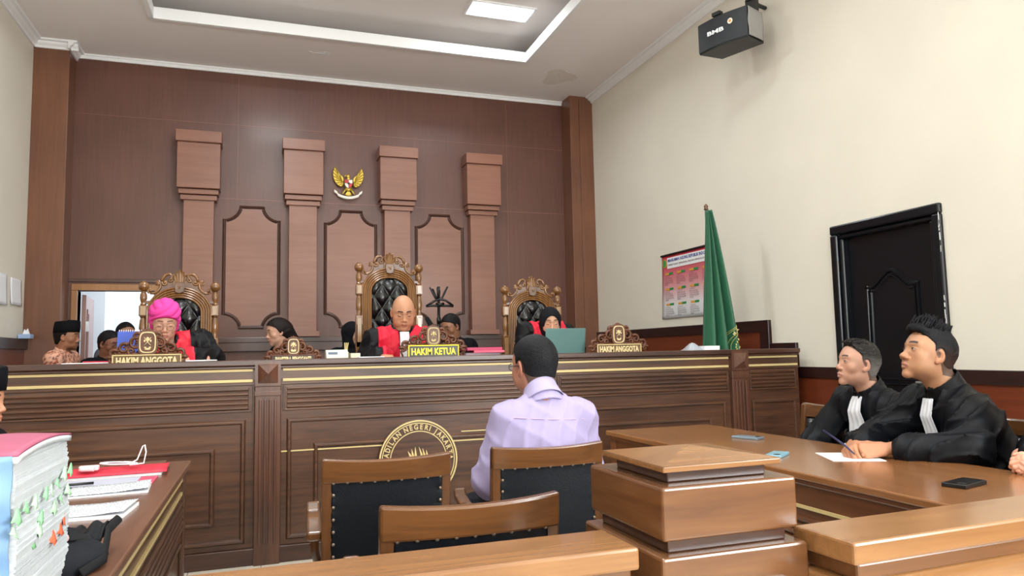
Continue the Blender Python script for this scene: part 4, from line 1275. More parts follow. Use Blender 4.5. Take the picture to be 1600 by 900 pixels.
def quad_sh(name, poly, mat, y=8.692):
    m = MB(); m.prism([(GX+a, GZ-0.005+b_) for a, b_ in poly], y, 8.70); return m.build(name, mat, shd, world=True)
m = MB(); m.prism([(GX+a*1.08, GZ-0.005+b_*1.08) for a, b_ in shp], 8.696, 8.705); shd = m.build('shield', solid('emblem_black', '15100c', 0.4), ge, world=True)
rdm = solid('emblem_red', 'c3261c', 0.45); wh = solid('emblem_white', 'ece8da', 0.5)
quad_sh('shield_quarter', [(-0.045, 0.045), (-0.002, 0.045), (-0.002, 0.004), (-0.045, 0.004)], rdm)
quad_sh('shield_quarter', [(0.002, 0.045), (0.045, 0.045), (0.045, 0.004), (0.002, 0.004)], wh)
quad_sh('shield_quarter', [(-0.045, 0.0), (-0.002, 0.0), (-0.002, -0.058), (-0.03, -0.04), (-0.045, -0.01)], wh)
quad_sh('shield_quarter', [(0.002, 0.0), (0.045, 0.0), (0.045, -0.01), (0.03, -0.04), (0.002, -0.058)], rdm)
quad_sh('shield_centre', [(-0.013, 0.012), (0.013, 0.012), (0.013, -0.008), (0, -0.018), (-0.013, -0.008)], M['plateblk'], 8.688)
m = MB()
def rib(u, v):
    x = (u*2-1)*0.165; z = GZ-0.178+2.0*x*x*1.2+(0.016 if abs(x) > 0.13 else 0)
    return (GX+x, 8.712-0.01*math.cos(x*20), z-0.017+0.034*v)
m.slab(rib, 40, 3, 0.004); m.build('ribbon', wh, ge, world=True, smooth=True)

# ================================================================== FLAG
fl = empty('flag', (3.60, 5.24, 0.42), 0, 'green court flag with gold emblem hanging from a pole beside the right wall', 'flag')
m = MB(); m.tube([(3.615, 5.24, 0.45), (3.60, 5.24, 2.42)], 0.012, 12); m.build('pole', M['throne_dk'], fl, world=True, smooth=True)
m = MB(); m.lathe([(0.012, 2.42), (0.022, 2.425), (0.014, 2.435), (0.020, 2.45), (0.008, 2.47), (0.0, 2.475)], (3.60, 5.24, 0), 14); m.build('finial', M['throne_dk'], fl, world=True, smooth=True)
m = MB(); m.lathe([(0.0, 0.42), (0.16, 0.42), (0.16, 0.44), (0.03, 0.47), (0.0, 0.47)], (3.615, 5.24, 0), 24); m.build('stand_base', M['black'], fl, world=True, smooth='auto')
m, nt, b = new_mat('flag_green_satin')
b.inputs['Base Color'].default_value = (*lin('14573a'), 1); b.inputs['Roughness'].default_value = 0.5; b.inputs['Sheen Weight'].default_value = 0.2
FLG = m
def flagp(u, v, off=0.0):
    """u across the cloth, v from the tie (0) down to the hem (1)"""
    z = 2.41 - v*1.33
    wL = -0.020-0.095*v**1.3; wR = 0.012+0.225*v**0.92
    x = 3.60+wL+(wR-wL)*u
    amp = 0.03+0.055*v
    ph = 6.2*PI*(u**0.85) + 0.6*v
    y = 5.20+amp*math.sin(ph)*0.75 - 0.03*v + 0.02*math.sin(2.3*v+4*u) - off
    x += 0.010*v*math.cos(ph)
    return (x, y, z-0.02*v*math.sin(3*u))
m = MB(); m.slab(lambda u, v: flagp(u, v), 90, 50, 0.003); cloth = m.build('cloth', FLG, fl, world=True, smooth=True)
m = MB(); m.slab(lambda u, v: flagp(0.0+u*0.30, 0.873+v*0.11, 0.006), 30, 6, 0.003); m.build('gold_fringe', solid('flag_yellow', 'e3b21e', 0.5), cloth, world=True, smooth=True)
fg = solid('flag_gold_thread', 'cfc36a', 0.5)
m = MB()
def onflag(px_, pz_): 
    # nearest cloth point for a wanted x,z
    v = (2.41-pz_)/1.33
    wL = -0.020-0.095*v**1.3; wR = 0.012+0.225*v**0.92
    u = max(0, min(1, (px_-3.60-wL)/(wR-wL)))
    p = flagp(u, v, 0.012); return p
ecx, ecz = 3.835, 1.26
for r in (0.115, 0.128, 0.152, 0.160):
    pts = []
    for k in range(40):
        a = math.radians(85+170*k/39)
        x, z = ecx+r*0.92*math.cos(a), ecz+r*1.25*math.sin(a)
        if x < 3.60+0.012+0.225*((2.41-z)/1.33)**0.92-0.004: pts.append(onflag(x, z))
    if len(pts) > 2: m.tube(pts, 0.0022, 5)
m.build('emblem_rings', fg, cloth, world=True)
for ch, x, z, rot in (('L', 3.757, 1.395, 0.6), ('E', 3.772, 1.375, 0.4), ('M', 3.735, 1.36, 0.9), ('V', 3.79, 1.255, 0.5), ('I', 3.808, 1.27, 0.4)):
    p = onflag(x, z)
    o = text_mesh('emblem_lettering', ch, 0.035, 0.0015, M['platecream'], cloth, FACE_S(p[0], p[1]-0.004, p[2]) @ RZ(rot), 1, 0.0015)
m = MB()
for k in range(9):
    a = math.radians(150+12*k); p = onflag(ecx+0.09*math.cos(a), ecz+0.10*math.sin(a)); m.ell(p, (0.006, 0.003, 0.010), 8, 6, RY(a))
p0 = onflag(3.75, 1.21); p1 = onflag(3.80, 1.285); m.tube([p0, ((p0[0]+p1[0])/2, min(p0[1], p1[1])-0.004, (p0[2]+p1[2])/2), p1], 0.003)
m.build('emblem_leaves', fg, cloth, world=True)

# ================================================================== COAT STAND
cs = empty('coat_stand', (1.66, 7.05, 0), 0, 'black metal coat stand with crossed hooks and hangers against the back panel', 'coat stand')
m = MB(); m.tube([(1.66, 7.05, 0.03), (1.66, 7.05, 1.88)], 0.015, 10); m.build('pole', M['black'], cs, world=True, smooth=True)
for k in range(4):
    a = k*PI/2+0.5
    m = MB(); m.tube([(1.66, 7.05, 0.2), (1.66+0.12*math.cos(a), 7.05+0.12*math.sin(a), 0.06), (1.66+0.26*math.cos(a), 7.05+0.26*math.sin(a), 0.01)], 0.012, 8); m.build('leg', M['black'], cs, world=True, smooth=True)
for dx, dy, dz in ((-0.095, -0.02, 0.13), (0.095, 0.0, 0.14), (-0.03, -0.08, 0.12), (0.03, 0.08, 0.11), (-0.05, 0.05, 0.12)):
    m = MB(); m.tube([(1.66, 7.05, 1.74), (1.66+dx*0.35, 7.05+dy*0.4, 1.76), (1.66+dx, 7.05+dy, 1.74+dz)], [0.012, 0.012, 0.009], 8); m.build('hook', M['black'], cs, world=True, smooth=True)
m = MB(); m.tube([(1.52, 7.0, 1.675), (1.57, 7.0, 1.68), (1.75, 7.0, 1.68), (1.80, 7.0, 1.675)], 0.012, 8)
m.tube([(1.52, 7.0, 1.675), (1.60, 7.0, 1.725), (1.66, 7.02, 1.75), (1.72, 7.0, 1.735), (1.80, 7.0, 1.68)], 0.012, 8)
m.build('hanger', M['black'], cs, world=True, smooth=True)
m = MB(); m.tube([(1.62, 7.0, 1.70), (1.66, 6.98, 1.69), (1.70, 7.0, 1.70)], 0.015, 8); m.tube([(1.66, 7.05, 1.50), (1.66, 7.05, 1.56)], 0.022, 10); m.build('collar', M['black'], cs, world=True, smooth=True)
for xa, za, xb, zb_, in ((1.52, 1.56, 1.60, 1.42),):
    m = MB(); m.tube([(xa, 7.0, za), (xb, 6.98, zb_), (xb+0.05, 6.98, 1.30)], [0.02, 0.035, 0.04], 10); m.build('hanging_cloth', M['blackcloth'], cs, world=True, smooth=True)

cs.location = (1.742, 7.40, 0); cs.scale = (1.03, 1.03, 1.03)

# ================================================================== THINGS ON THE BENCH (worktop top 1.19)
BT = 1.19
lp = empty('laptop', (2.15, 5.03, BT), 0, 'open laptop with grey-green lid in front of the judge in the black headscarf', 'laptop')
lidm = solid('laptop_lid', '5f8280', 0.35, 0.4)
m = MB(); m.box(1.985, 2.31, 5.02, 5.24, BT, BT+0.014); m.build('keyboard_base', M['black'], lp, world=True, bevel=0.004)
m = MB(); m.X = T(2.148, 5.02, BT+0.012) @ RX(math.radians(8)); m.box(-0.163, 0.163, -0.008, 0.0, 0.0, 0.205); m.build('lid', lidm, lp, world=True, bevel=0.004)
m = MB(); m.X = T(2.148, 5.02, BT+0.012) @ RX(math.radians(8)); m.box(-0.15, 0.15, 0.0, 0.001, 0.01, 0.195); m.build('screen', M['black'], lp, world=True)
dc = empty('desk_calendar', (-0.80, 5.10, BT), 0, 'small blue spiral desk calendar behind the left carved nameplate', 'calendar')
m = MB(); m.X = T(-0.80, 5.12, BT) @ RX(math.radians(-14)); m.box(-0.078, 0.078, -0.003, 0.003, 0.0, 0.235); m.build('front_sheet', solid('calendar_cover_blue', '3a56b8', 0.45), dc, world=True)
m = MB(); m.X = T(-0.80, 5.24, BT) @ RX(math.radians(14)); m.box(-0.078, 0.078, -0.003, 0.003, 0.0, 0.235); m.build('back_sheet', M['paper'], dc, world=True)
m = MB()
for k in range(12): m.X = T(-0.87+k*0.0127, 5.18, BT+0.23) @ RY(PI/2); ring(m, 0.008, 0.0015, -0.001, 0.001, 10)
m.build('spiral', M['paper'], dc, world=True)
pc = empty('payment_device', (0.48, 5.02, BT), 0, 'off-white desk device with small dark display left of the middle throne', 'device')
m = MB(); m.prism([(4.98, BT), (5.10, BT), (5.10, BT+0.085), (5.02, BT+0.085), (4.98, BT+0.04)], 0.400, 0.545, 'yz'); m.build('case', solid('offwhite_plastic', 'cfcfc4', 0.5), pc, world=True, bevel=0.004)
m = MB(); m.box(0.415, 0.475, 4.992, 5.0, BT+0.045, BT+0.07); m.build('display', solid('device_display', '4a5f70', 0.3), pc, world=True)
o = MB().box(0.565, 0.63, 5.02, 5.12, BT, BT+0.06).build('small_box', solid('cream_card', 'd2cab0', 0.6), None, bevel=0.003)
tag(o, 'small cream box on the bench beside the off-white device', 'box')
ph = empty('pen_cup', (0.545, 5.17, BT), 0, 'small cup with yellowish pens in front of the middle throne\'s left post', 'pen cup')
m = MB(); m.lathe([(0, BT), (0.022, BT), (0.024, BT+0.07), (0.020, BT+0.07), (0.018, BT+0.01), (0, BT+0.01)], (0.545, 5.17, 0), 16); m.build('cup', M['platecream'], ph, world=True, smooth='auto')
for k in range(3):
    m = MB(); m.tube([(0.545, 5.17, BT+0.015), (0.54+0.012*k, 5.17, BT+0.135)], 0.004, 6); m.build('pen', M['gold'], ph, world=True)
# folders right of the centre nameplate
def sheetbox(name, x0, x1, y0, y1, z0, z1, mat, label, cat, group=None, rz=0, bev=0.002):
    cx, cy_ = (x0+x1)/2, (y0+y1)/2
    o = MB().box(x0-cx, x1-cx, y0-cy_, y1-cy_, 0, z1-z0).build(name, mat, None, bevel=bev)
    o.location = (cx, cy_, z0); o.rotation_euler = (0, 0, rz)
    return tag(o, label, cat, group)
g = 'stacked folders beside the centre nameplate'
sheetbox('document_folder', 1.36, 1.66, 5.0, 5.25, BT, BT+0.028, M['paper'], 'white file at the bottom of the folder pile right of HAKIM KETUA', 'folder', g)
sheetbox('document_folder', 1.37, 1.63, 5.01, 5.25, BT+0.028, BT+0.045, solid('grey_folder', '7d6a74', 0.5), 'greyish file in the middle of the folder pile right of HAKIM KETUA', 'folder', g, 0.03)
sheetbox('document_folder', 1.44, 1.67, 5.0, 5.24, BT+0.045, BT+0.062, M['pink'], 'pink folder low in the pile right of HAKIM KETUA', 'folder', g, -0.05)
sheetbox('document_folder', 1.38, 1.65, 5.02, 5.25, BT+0.062, BT+0.084, solid('magenta_folder', 'b0355c', 0.5), 'dark pink folder on top of the pile right of HAKIM KETUA', 'folder', g, 0.06)
g = 'loose papers on the bench'
sheetbox('paper_stack', -1.16, -0.90, 5.0, 5.3, BT, BT+0.033, M['paper'], 'low stack of white paper at the far left of the judges\' bench', 'paper', g, 0.1)
sheetbox('paper_folder', -1.10, -0.92, 5.31, 5.38, BT, BT+0.042, M['red'], 'thin red folder lying behind the paper stack at the bench\'s left', 'folder', None, 0.0)
sheetbox('paper_stack', -0.46, -0.32, 5.02, 5.3, BT, BT+0.036, M['paper'], 'white papers by the turbaned judge\'s hands', 'paper', g, -0.2)
sheetbox('paper_stack', 0.60, 0.78, 5.0, 5.2, BT, BT+0.034, M['paper'], 'white papers beside the bald judge\'s hand', 'paper', g, 0.15)
def crumple(u, v): return (3.17+0.28*u, 5.0+0.2*v, BT+0.012+0.075*math.exp(-((u-0.5)/0.22)**2-((v-0.5)/0.4)**2)+0.012*math.sin(9*u+4*v))
o = MB(); o.slab(crumple, 20, 12, 0.003); o = o.build('plastic_bag', solid('pale_plastic', 'a9adb5', 0.3, spec=0.6), None, smooth=True)
tag(o, 'crumpled pale plastic bag on the bench just left of the flag', 'bag')
sheetbox('paper_stack', 3.37, 3.50, 4.98, 5.12, BT, BT+0.062, M['paper'], 'folded white paper between the plastic bag and the flag', 'paper', g, -0.2)

# ================================================================== THINGS ON THE LAWYERS' TABLE
def phone(x, y, rz, ln, wd, th, mat, label):
    root = empty('mobile_phone', (x, y, 0.76), rz, label, 'phone')
    m = MB(); m.box(-ln/2, ln/2, -wd/2, wd/2, 0, th); m.build('body', mat, root, bevel=0.003, seg=3)
    m = MB(); m.box(-ln/2+0.004, ln/2-0.004, -wd/2+0.004, wd/2-0.004, th, th+0.0006); m.build('screen', M['leather'] if mat is M['black'] else mat, root)
    m = MB(); m.box(-ln/2+0.01, -ln/2+0.035, -wd/2+0.01, -wd/2+0.035, th, th+0.002); m.build('camera_bump', M['black'], root, bevel=0.001)
    return root
phone(2.405, 3.22, math.radians(110), 0.15, 0.072, 0.012, solid('phone_silver', '8fa4b4', 0.25, 0.5), 'silver mobile phone at the far end of the lawyers\' table')
phone(2.135, 2.66, math.radians(35), 0.135, 0.07, 0.012, solid('phone_blue', '7fb2c6', 0.3, 0.3), 'light blue mobile phone behind the post\'s pyramid cap')
phone(2.235, 1.845, math.radians(15), 0.15, 0.078, 0.014, M['black'], 'black mobile phone on the near end of the lawyers\' table')
o = MB().box(-0.105, 0.105, -0.12, 0.12, 0, 0.0015).build('paper_sheet', M['paper'], None)
o.location = (2.38, 2.50, 0.76); o.rotation_euler = (0, 0, math.radians(-25)); tag(o, 'white sheet of paper under the younger lawyer\'s hands', 'paper')

# ================================================================== THINGS ON THE LEFT TABLE
LT = 0.76
pf = empty('document_folder', (-0.56, 3.47, LT), math.radians(3), 'bright red folder with papers at the far end of the left table', 'folder')
m = MB(); m.box(-0.20, 0.16, -0.13, 0.10, 0, 0.012); m.build('inner_sheets', M['paper'], pf, bevel=0.002)
m = MB(); m.slab(lambda u, v: (-0.22+0.40*u, -0.14+0.26*v, 0.016+0.012*math.sin(PI*v)), 10, 8, 0.002); m.build('cover', M['red'], pf, smooth=True)
fo = empty('document_folder', (-0.60, 3.19, LT), 0, 'dark pink folder with grey sheets lying beneath the red folder\'s edge', 'folder')
m = MB(); m.box(-0.22, 0.20, -0.10, 0.12, 0, 0.004); m.build('cover', M['pink'], fo)
m = MB(); m.box(-0.20, 0.14, -0.11, 0.09, 0.004, 0.009); m.build('sheets', solid('grey_sheets', 'b0b4c4', 0.6), fo)
cb = empty('charging_cable', (-0.58, 3.42, LT+0.03), 0, 'coiled white charging cable lying on the red folder', 'cable')
m = MB(); pts = []
for k in range(40):
    t = k/39; a = t*4.5*PI
    pts.append((0.06*math.cos(a)+0.03*t, 0.035*math.sin(a), 0.012+0.012*abs(math.sin(a*0.5))))
m.tube(pts, 0.0028, 6)
m.tube([(0.05, 0.0, 0.014), (0.085, 0.0, 0.03), (0.105, 0.0, 0.085), (0.112, 0.0, 0.09), (0.118, 0.0, 0.06), (0.11, 0, 0.014), (0.06, -0.02, 0.012)], 0.003, 6)
m.build('cord', M['paper'], cb, smooth=True)
m = MB(); m.box(-0.12, -0.05, -0.05, -0.02, 0.003, 0.022); m.tube([(-0.11, -0.06, 0.012), (-0.06, -0.07, 0.012)], 0.010, 8); m.build('plug', solid('pinkish_plastic', 'e6cfd2', 0.4), cb, bevel=0.003)
def sheetpile(x, y, rz, w_, d_, h, mat, label):
    root = empty('document', (x, y, LT), rz, label, 'paper', 'printed documents on the left table')
    m = MB(); m.box(-w_/2, w_/2, -d_/2, d_/2, 0, h); m.build('pages', M['paper'], root)
    m = MB(); m.slab(lambda u, v: (-w_/2+w_*u, -d_/2+d_*v, h+0.003+0.008*math.exp(-((u-1)/0.2)**2)), 12, 6, 0.001); m.build('top_page', mat, root, smooth=True)
    return root
sheetpile(-0.58, 3.03, math.radians(4), 0.37, 0.20, 0.006, M['papertext'], 'printed white document lying before the pink folder')
sheetpile(-0.555, 2.62, math.radians(-4), 0.33, 0.20, 0.010, M['papertext2'], 'stapled printed document nearest the black bag')
pn = MB(); pn.tube([(-0.76, 3.12, LT+0.018), (-0.60, 3.14, LT+0.018)], 0.005, 8); o = pn.build('pen', M['black'], None, smooth=True); tag(o, 'black pen lying beside the printed document', 'pen')

# thick bound case file with sticky tabs
st = empty('case_file', (-0.54, 1.70, LT), 0, 'tall thick case file with pink cover, blue spine and green tabs at lower left', 'book')
rnd = random.Random(11)
TABS = [(1.891, 0.995, 0), (1.835, 0.994, 1), (1.783, 0.984, 0), (1.738, 0.98, 1), (1.701, 0.976, 0), (1.626, 0.973, 1), (1.511, 0.967, 0), (1.503, 0.945, 1), (1.819, 0.946, 0), (1.764, 0.935, 1), (1.669, 0.936, 0), (1.65, 0.916, 1), (1.623, 0.898, 0), (1.868, 0.954, 1), (1.573, 0.973, 0), (1.847, 0.898, 2), (1.752, 0.876, 2), (1.812, 0.88, 2)]
X1, X0_, Y0_, Y1_ = -0.415, -0.66, 1.525, 1.90
topz = 1.075
m = MB()
NS = 90
z = LT+0.002
for k in range(NS):
    t = k/NS
    h_ = (topz-0.006-LT)/NS
    j = rnd.uniform(-0.0012, 0.0012)+0.005*math.sin(t*5.0)+0.0025*math.sin(t*17)
    j2 = rnd.uniform(-0.004, 0.004)+0.006*math.sin(t*9+1)
    m.box(X0_, X1+j, Y0_+0.004+j2*0.5, Y1_+j2, z, z+h_*0.99)
    z += h_
PGM = solid('aged_pages', 'c0c6ca', 0.75, var=0.04, vscale=40)
pages = m.build('page_block', PGM, st, world=True)
m = MB(); m.box(X0_, X1-0.006, Y0_-0.0, Y0_+0.002, LT, topz-0.004)
m = MB(); m.slab(lambda u, v: (X0_+(X1-0.004-X0_)*u+0.0, Y0_-0.002+0.006*math.sin(5*(LT+v*0.3))+0.004*math.sin(23*v), LT+0.003+(topz-LT-0.006)*v), 6, 30, 0.004)
m.build('spine', solid('blue_spine', '7398c0', 0.55, var=0.08, vscale=9), st, world=True, smooth=True)
m = MB()
def cov(u, v): return (X0_+(X1+0.004-X0_)*u, Y0_-0.004+(Y1_-Y0_+0.006)*v, topz+0.028*math.sin(PI*min(1, max(0, v)))**0.8*(0.4+0.6*(1-u))+0.006*math.sin(7*u+3*v)*(1-u))
m.slab(cov, 16, 16, 0.004); m.build('cover', solid('faded_pink_cover', 'a85570', 0.5, var=0.08, vscale=12), st, world=True, smooth=True)
m = MB()
m.add([(X0_, Y0_-0.004, topz-0.004), (X1, Y0_-0.004, topz-0.004), (X1, Y1_, topz-0.004), (X0_, Y1_, topz-0.004)], [(0, 1, 2, 3)])
def fill(u, v): 
    p = cov(u, v); return (p[0], p[1], p[2]-0.005)
m = MB(); m.slab(fill, 16, 16, 0.012); m.build('top_sheets', PGM, pages, world=True, smooth=True)
tabm = [solid('green_tab', '8fcb98', 0.55), solid('pale_green_tab', 'b5dfb8', 0.55), solid('orange_tab', 'e56b4a', 0.5)]
tabs = [(y, z, c) for y, z, c in TABS]
for y, zz, c in tabs:
    a = rnd.uniform(-0.8, 0.8); L_ = rnd.uniform(0.008, 0.018)
    m = MB()
    def tb_(u, v): return (X1+0.002+L_*u*0.6, y+0.022*(v-0.5)*math.cos(a)+0.012*math.sin(2.5*u+a*3)*u, zz-0.010*u*u+0.013*(v-0.5)*math.cos(2*a)+0.010*(v-0.5)*math.sin(5*u)+0.005*math.sin(4*u))
    m.slab(tb_, 6, 4, 0.0008); m.build('sticky_tab', tabm[c], st, world=True, smooth=True)

# ================================================================== ORGANIC SURFACES (distance fields -> surface nets)
F4 = np.float32
def smin(a, b, k):
    if k <= 0: return np.minimum(a, b)
    h = np.maximum(k-np.abs(a-b), 0)/k
    return np.minimum(a, b)-h*h*k*0.25
def smax(a, b, k): return -smin(-a, -b, k)

class Grid:
    def __init__(s, lo, hi, h):
        s.h = h; s.lo = np.array(lo, F4)
        s.n = [int(math.ceil((hi[i]-lo[i])/h))+1 for i in range(3)]
        ax = [(lo[i]+h*np.arange(s.n[i])).astype(F4) for i in range(3)]
        s.ax = ax
        s.d = np.full(s.n, 0.3, F4)
    def axes(s, sl=None):
        a = [s.ax[i] if sl is None else s.ax[i][sl[i]] for i in range(3)]
        return a[0][:, None, None], a[1][None, :, None], a[2][None, None, :]
    def sl(s, lo, hi):
        r = []
        for i in range(3):
            a = int(max(0, math.floor((lo[i]-s.lo[i])/s.h))); b = int(min(s.n[i], math.ceil((hi[i]-s.lo[i])/s.h)+1))
            if b <= a: return None
            r.append(slice(a, b))
        return tuple(r)
    def put(s, fn, lo, hi, k, cut=False):
        m = k+3*s.h
        q = s.sl([v-m for v in lo], [v+m for v in hi])
        if q is None: return s
        v = fn(*s.axes(q))
        s.d[q] = smax(s.d[q], -v, k) if cut else smin(s.d[q], v, k)
        return s
    def ell(s, c, r, k=0.02, R=None, cut=False):
        mr = max(r); c = [float(v) for v in c]
        if R is None: lo = [c[i]-r[i] for i in range(3)]; hi = [c[i]+r[i] for i in range(3)]
        else: lo = [v-mr for v in c]; hi = [v+mr for v in c]
        def fn(X, Y, Z):
            x, y, z = X-F4(c[0]), Y-F4(c[1]), Z-F4(c[2])
            if R is not None:
                x, y, z = (x*R[0][0]+y*R[1][0]+z*R[2][0]), (x*R[0][1]+y*R[1][1]+z*R[2][1]), (x*R[0][2]+y*R[1][2]+z*R[2][2])
            a = (x/r[0])**2+(y/r[1])**2+(z/r[2])**2
            b = (x/r[0]**2)**2+(y/r[1]**2)**2+(z/r[2]**2)**2
            k0 = np.sqrt(a); k1 = np.sqrt(b)+1e-6
            return (k0*(k0-1)/k1).astype(F4)
        return s.put(fn, lo, hi, k, cut)
    def cap(s, a, b, ra, rb, k=0.02, cut=False):
        a = [float(v) for v in a]; b = [float(v) for v in b]
        lo = [min(a[i], b[i])-max(ra, rb) for i in range(3)]; hi = [max(a[i], b[i])+max(ra, rb) for i in range(3)]
        d = [b[i]-a[i] for i in range(3)]; L2 = sum(v*v for v in d)+1e-12
        def fn(X, Y, Z):
            x, y, z = X-F4(a[0]), Y-F4(a[1]), Z-F4(a[2])
            t = np.clip((x*d[0]+y*d[1]+z*d[2])/L2, 0, 1)
            return (np.sqrt((x-t*d[0])**2+(y-t*d[1])**2+(z-t*d[2])**2)-(ra+(rb-ra)*t)).astype(F4)
        return s.put(fn, lo, hi, k, cut)
    def mesh(s, d=None):
        d = s.d if d is None else d
        nx, ny, nz = d.shape
        sg = d < 0
        cn = (nx-1, ny-1, nz-1)
        ids = []; px = []; quads = []
        for ax in range(3):
            A = [slice(None)]*3; B = [slice(None)]*3
            A[ax] = slice(0, -1); B[ax] = slice(1, None)
            cr_ = sg[tuple(A)] != sg[tuple(B)]
            I = np.stack(np.nonzero(cr_), 1)
            if len(I) == 0: continue
            J = I.copy(); J[:, ax] += 1
            d0 = d[I[:, 0], I[:, 1], I[:, 2]]; d1 = d[J[:, 0], J[:, 1], J[:, 2]]
            t = d0/(d0-d1)
            P = I.astype(np.float64); P[:, ax] += t
            o = [a for a in range(3) if a != ax]
            cells = []
            for (u, v) in ((0, 0), (1, 0), (1, 1), (0, 1)):
                C = I.copy(); C[:, o[0]] -= 1-u; C[:, o[1]] -= 1-v
                ok = (C >= 0).all(1) & (C < np.array(cn)).all(1)
                cid = (C[:, 0]*cn[1]+C[:, 1])*cn[2]+C[:, 2]
                cid = np.where(ok, cid, -1)
                cells.append(cid)
                ids.append(cid[ok]); px.append(P[ok])
            q = np.stack(cells, 1)
            good = (q >= 0).all(1)
            flip = sg[I[:, 0], I[:, 1], I[:, 2]]
            if ax == 1: flip = ~flip
            q2 = np.where(flip[:, None], q, q[:, ::-1])
            quads.append(q2[good])
        if not ids: return np.zeros((0, 3)), np.zeros((0, 4), int)
        ids = np.concatenate(ids); px = np.concatenate(px)
        un, inv = np.unique(ids, return_inverse=True)
        cnt = np.bincount(inv)
        V = np.stack([np.bincount(inv, px[:, k])/cnt for k in range(3)], 1)*s.h+s.lo
        Q = np.searchsorted(un, np.concatenate(quads))
        return V, Q

def smooth_mesh(V, Q, it=1, lam=0.5):
    E = np.concatenate([Q[:, [0, 1]], Q[:, [1, 2]], Q[:, [2, 3]], Q[:, [3, 0]]])
    for _ in range(it):
        n = np.bincount(E.ravel(), minlength=len(V))
        S = np.zeros_like(V)
        for k in range(3):
            S[:, k] = np.bincount(E[:, 0], V[E[:, 1], k], len(V))+np.bincount(E[:, 1], V[E[:, 0], k], len(V))
        V = V*(1-lam)+lam*S/np.maximum(n, 1)[:, None]
    return V

def xf(V, Mx):
    A = np.array(Mx)
    return V @ A[:3, :3].T + A[:3, 3]

def link_parts(name, parts, mat, parent=None, smooth=True):
    """parts: list of (V, Q, C) already in the parent's local frame"""
    VV = []; QQ = []; CC = []; n = 0
    for V, Q, C in parts:
        if len(V) == 0: continue
        VV.append(V); QQ.append(np.asarray(Q)+n); n += len(V)
        C = np.asarray(C, float)
        if C.ndim == 1: C = np.tile(C, (len(V), 1))
        CC.append(C)
    V = np.concatenate(VV); Q = np.concatenate(QQ); C = np.concatenate(CC)
    me = bpy.data.meshes.new(name)
    me.vertices.add(len(V)); me.vertices.foreach_set('co', V.astype(F4).ravel())
    me.loops.add(Q.size); me.loops.foreach_set('vertex_index', Q.astype(np.int32).ravel())
    me.polygons.add(len(Q)); me.polygons.foreach_set('loop_start', np.arange(0, Q.size, 4, dtype=np.int32))
    me.polygons.foreach_set('loop_total', np.full(len(Q), 4, np.int32))
    me.update(calc_edges=True)
    me.validate()
    a = me.color_attributes.new('Col', 'FLOAT_COLOR', 'POINT')
    a.data.foreach_set('color', np.concatenate([C, np.ones((len(C), 1))], 1).astype(F4).ravel())
    me.polygons.foreach_set('use_smooth', [True]*len(me.polygons))
    me.materials.append(mat)
    o = bpy.data.objects.new(name, me); COL.objects.link(o)
    if parent: o.parent = parent
    return o

def mb_arrays(m):
    """MB with quads/tris/ngons -> padded quads"""
    Q = []
    for f in m.f:
        if len(f) == 4: Q.append(f)
        elif len(f) == 3: Q.append((f[0], f[1], f[2], f[2]))
        else:
            for i in range(1, len(f)-1, 2):
                if i+2 <= len(f)-1: Q.append((f[0], f[i], f[i+1], f[i+2]))
                else: Q.append((f[0], f[i], f[i+1], f[i+1]))
    return np.array(m.v), np.array([q for q in Q if len(set(q)) == 4], int).reshape(-1, 4)

SKIN = vcol('skin', 0.48, sss=0.08, spec=0.45)
HAIRM = vcol('hair', 0.6, bump=0.5, bscale=260, spec=0.2)
CLOTH = vcol('woven_cloth', 0.8, bump=0.10, bscale=420, spec=0.12)
SATIN = vcol('robe_cloth', 0.52, bump=0.08, bscale=160, spec=0.22)

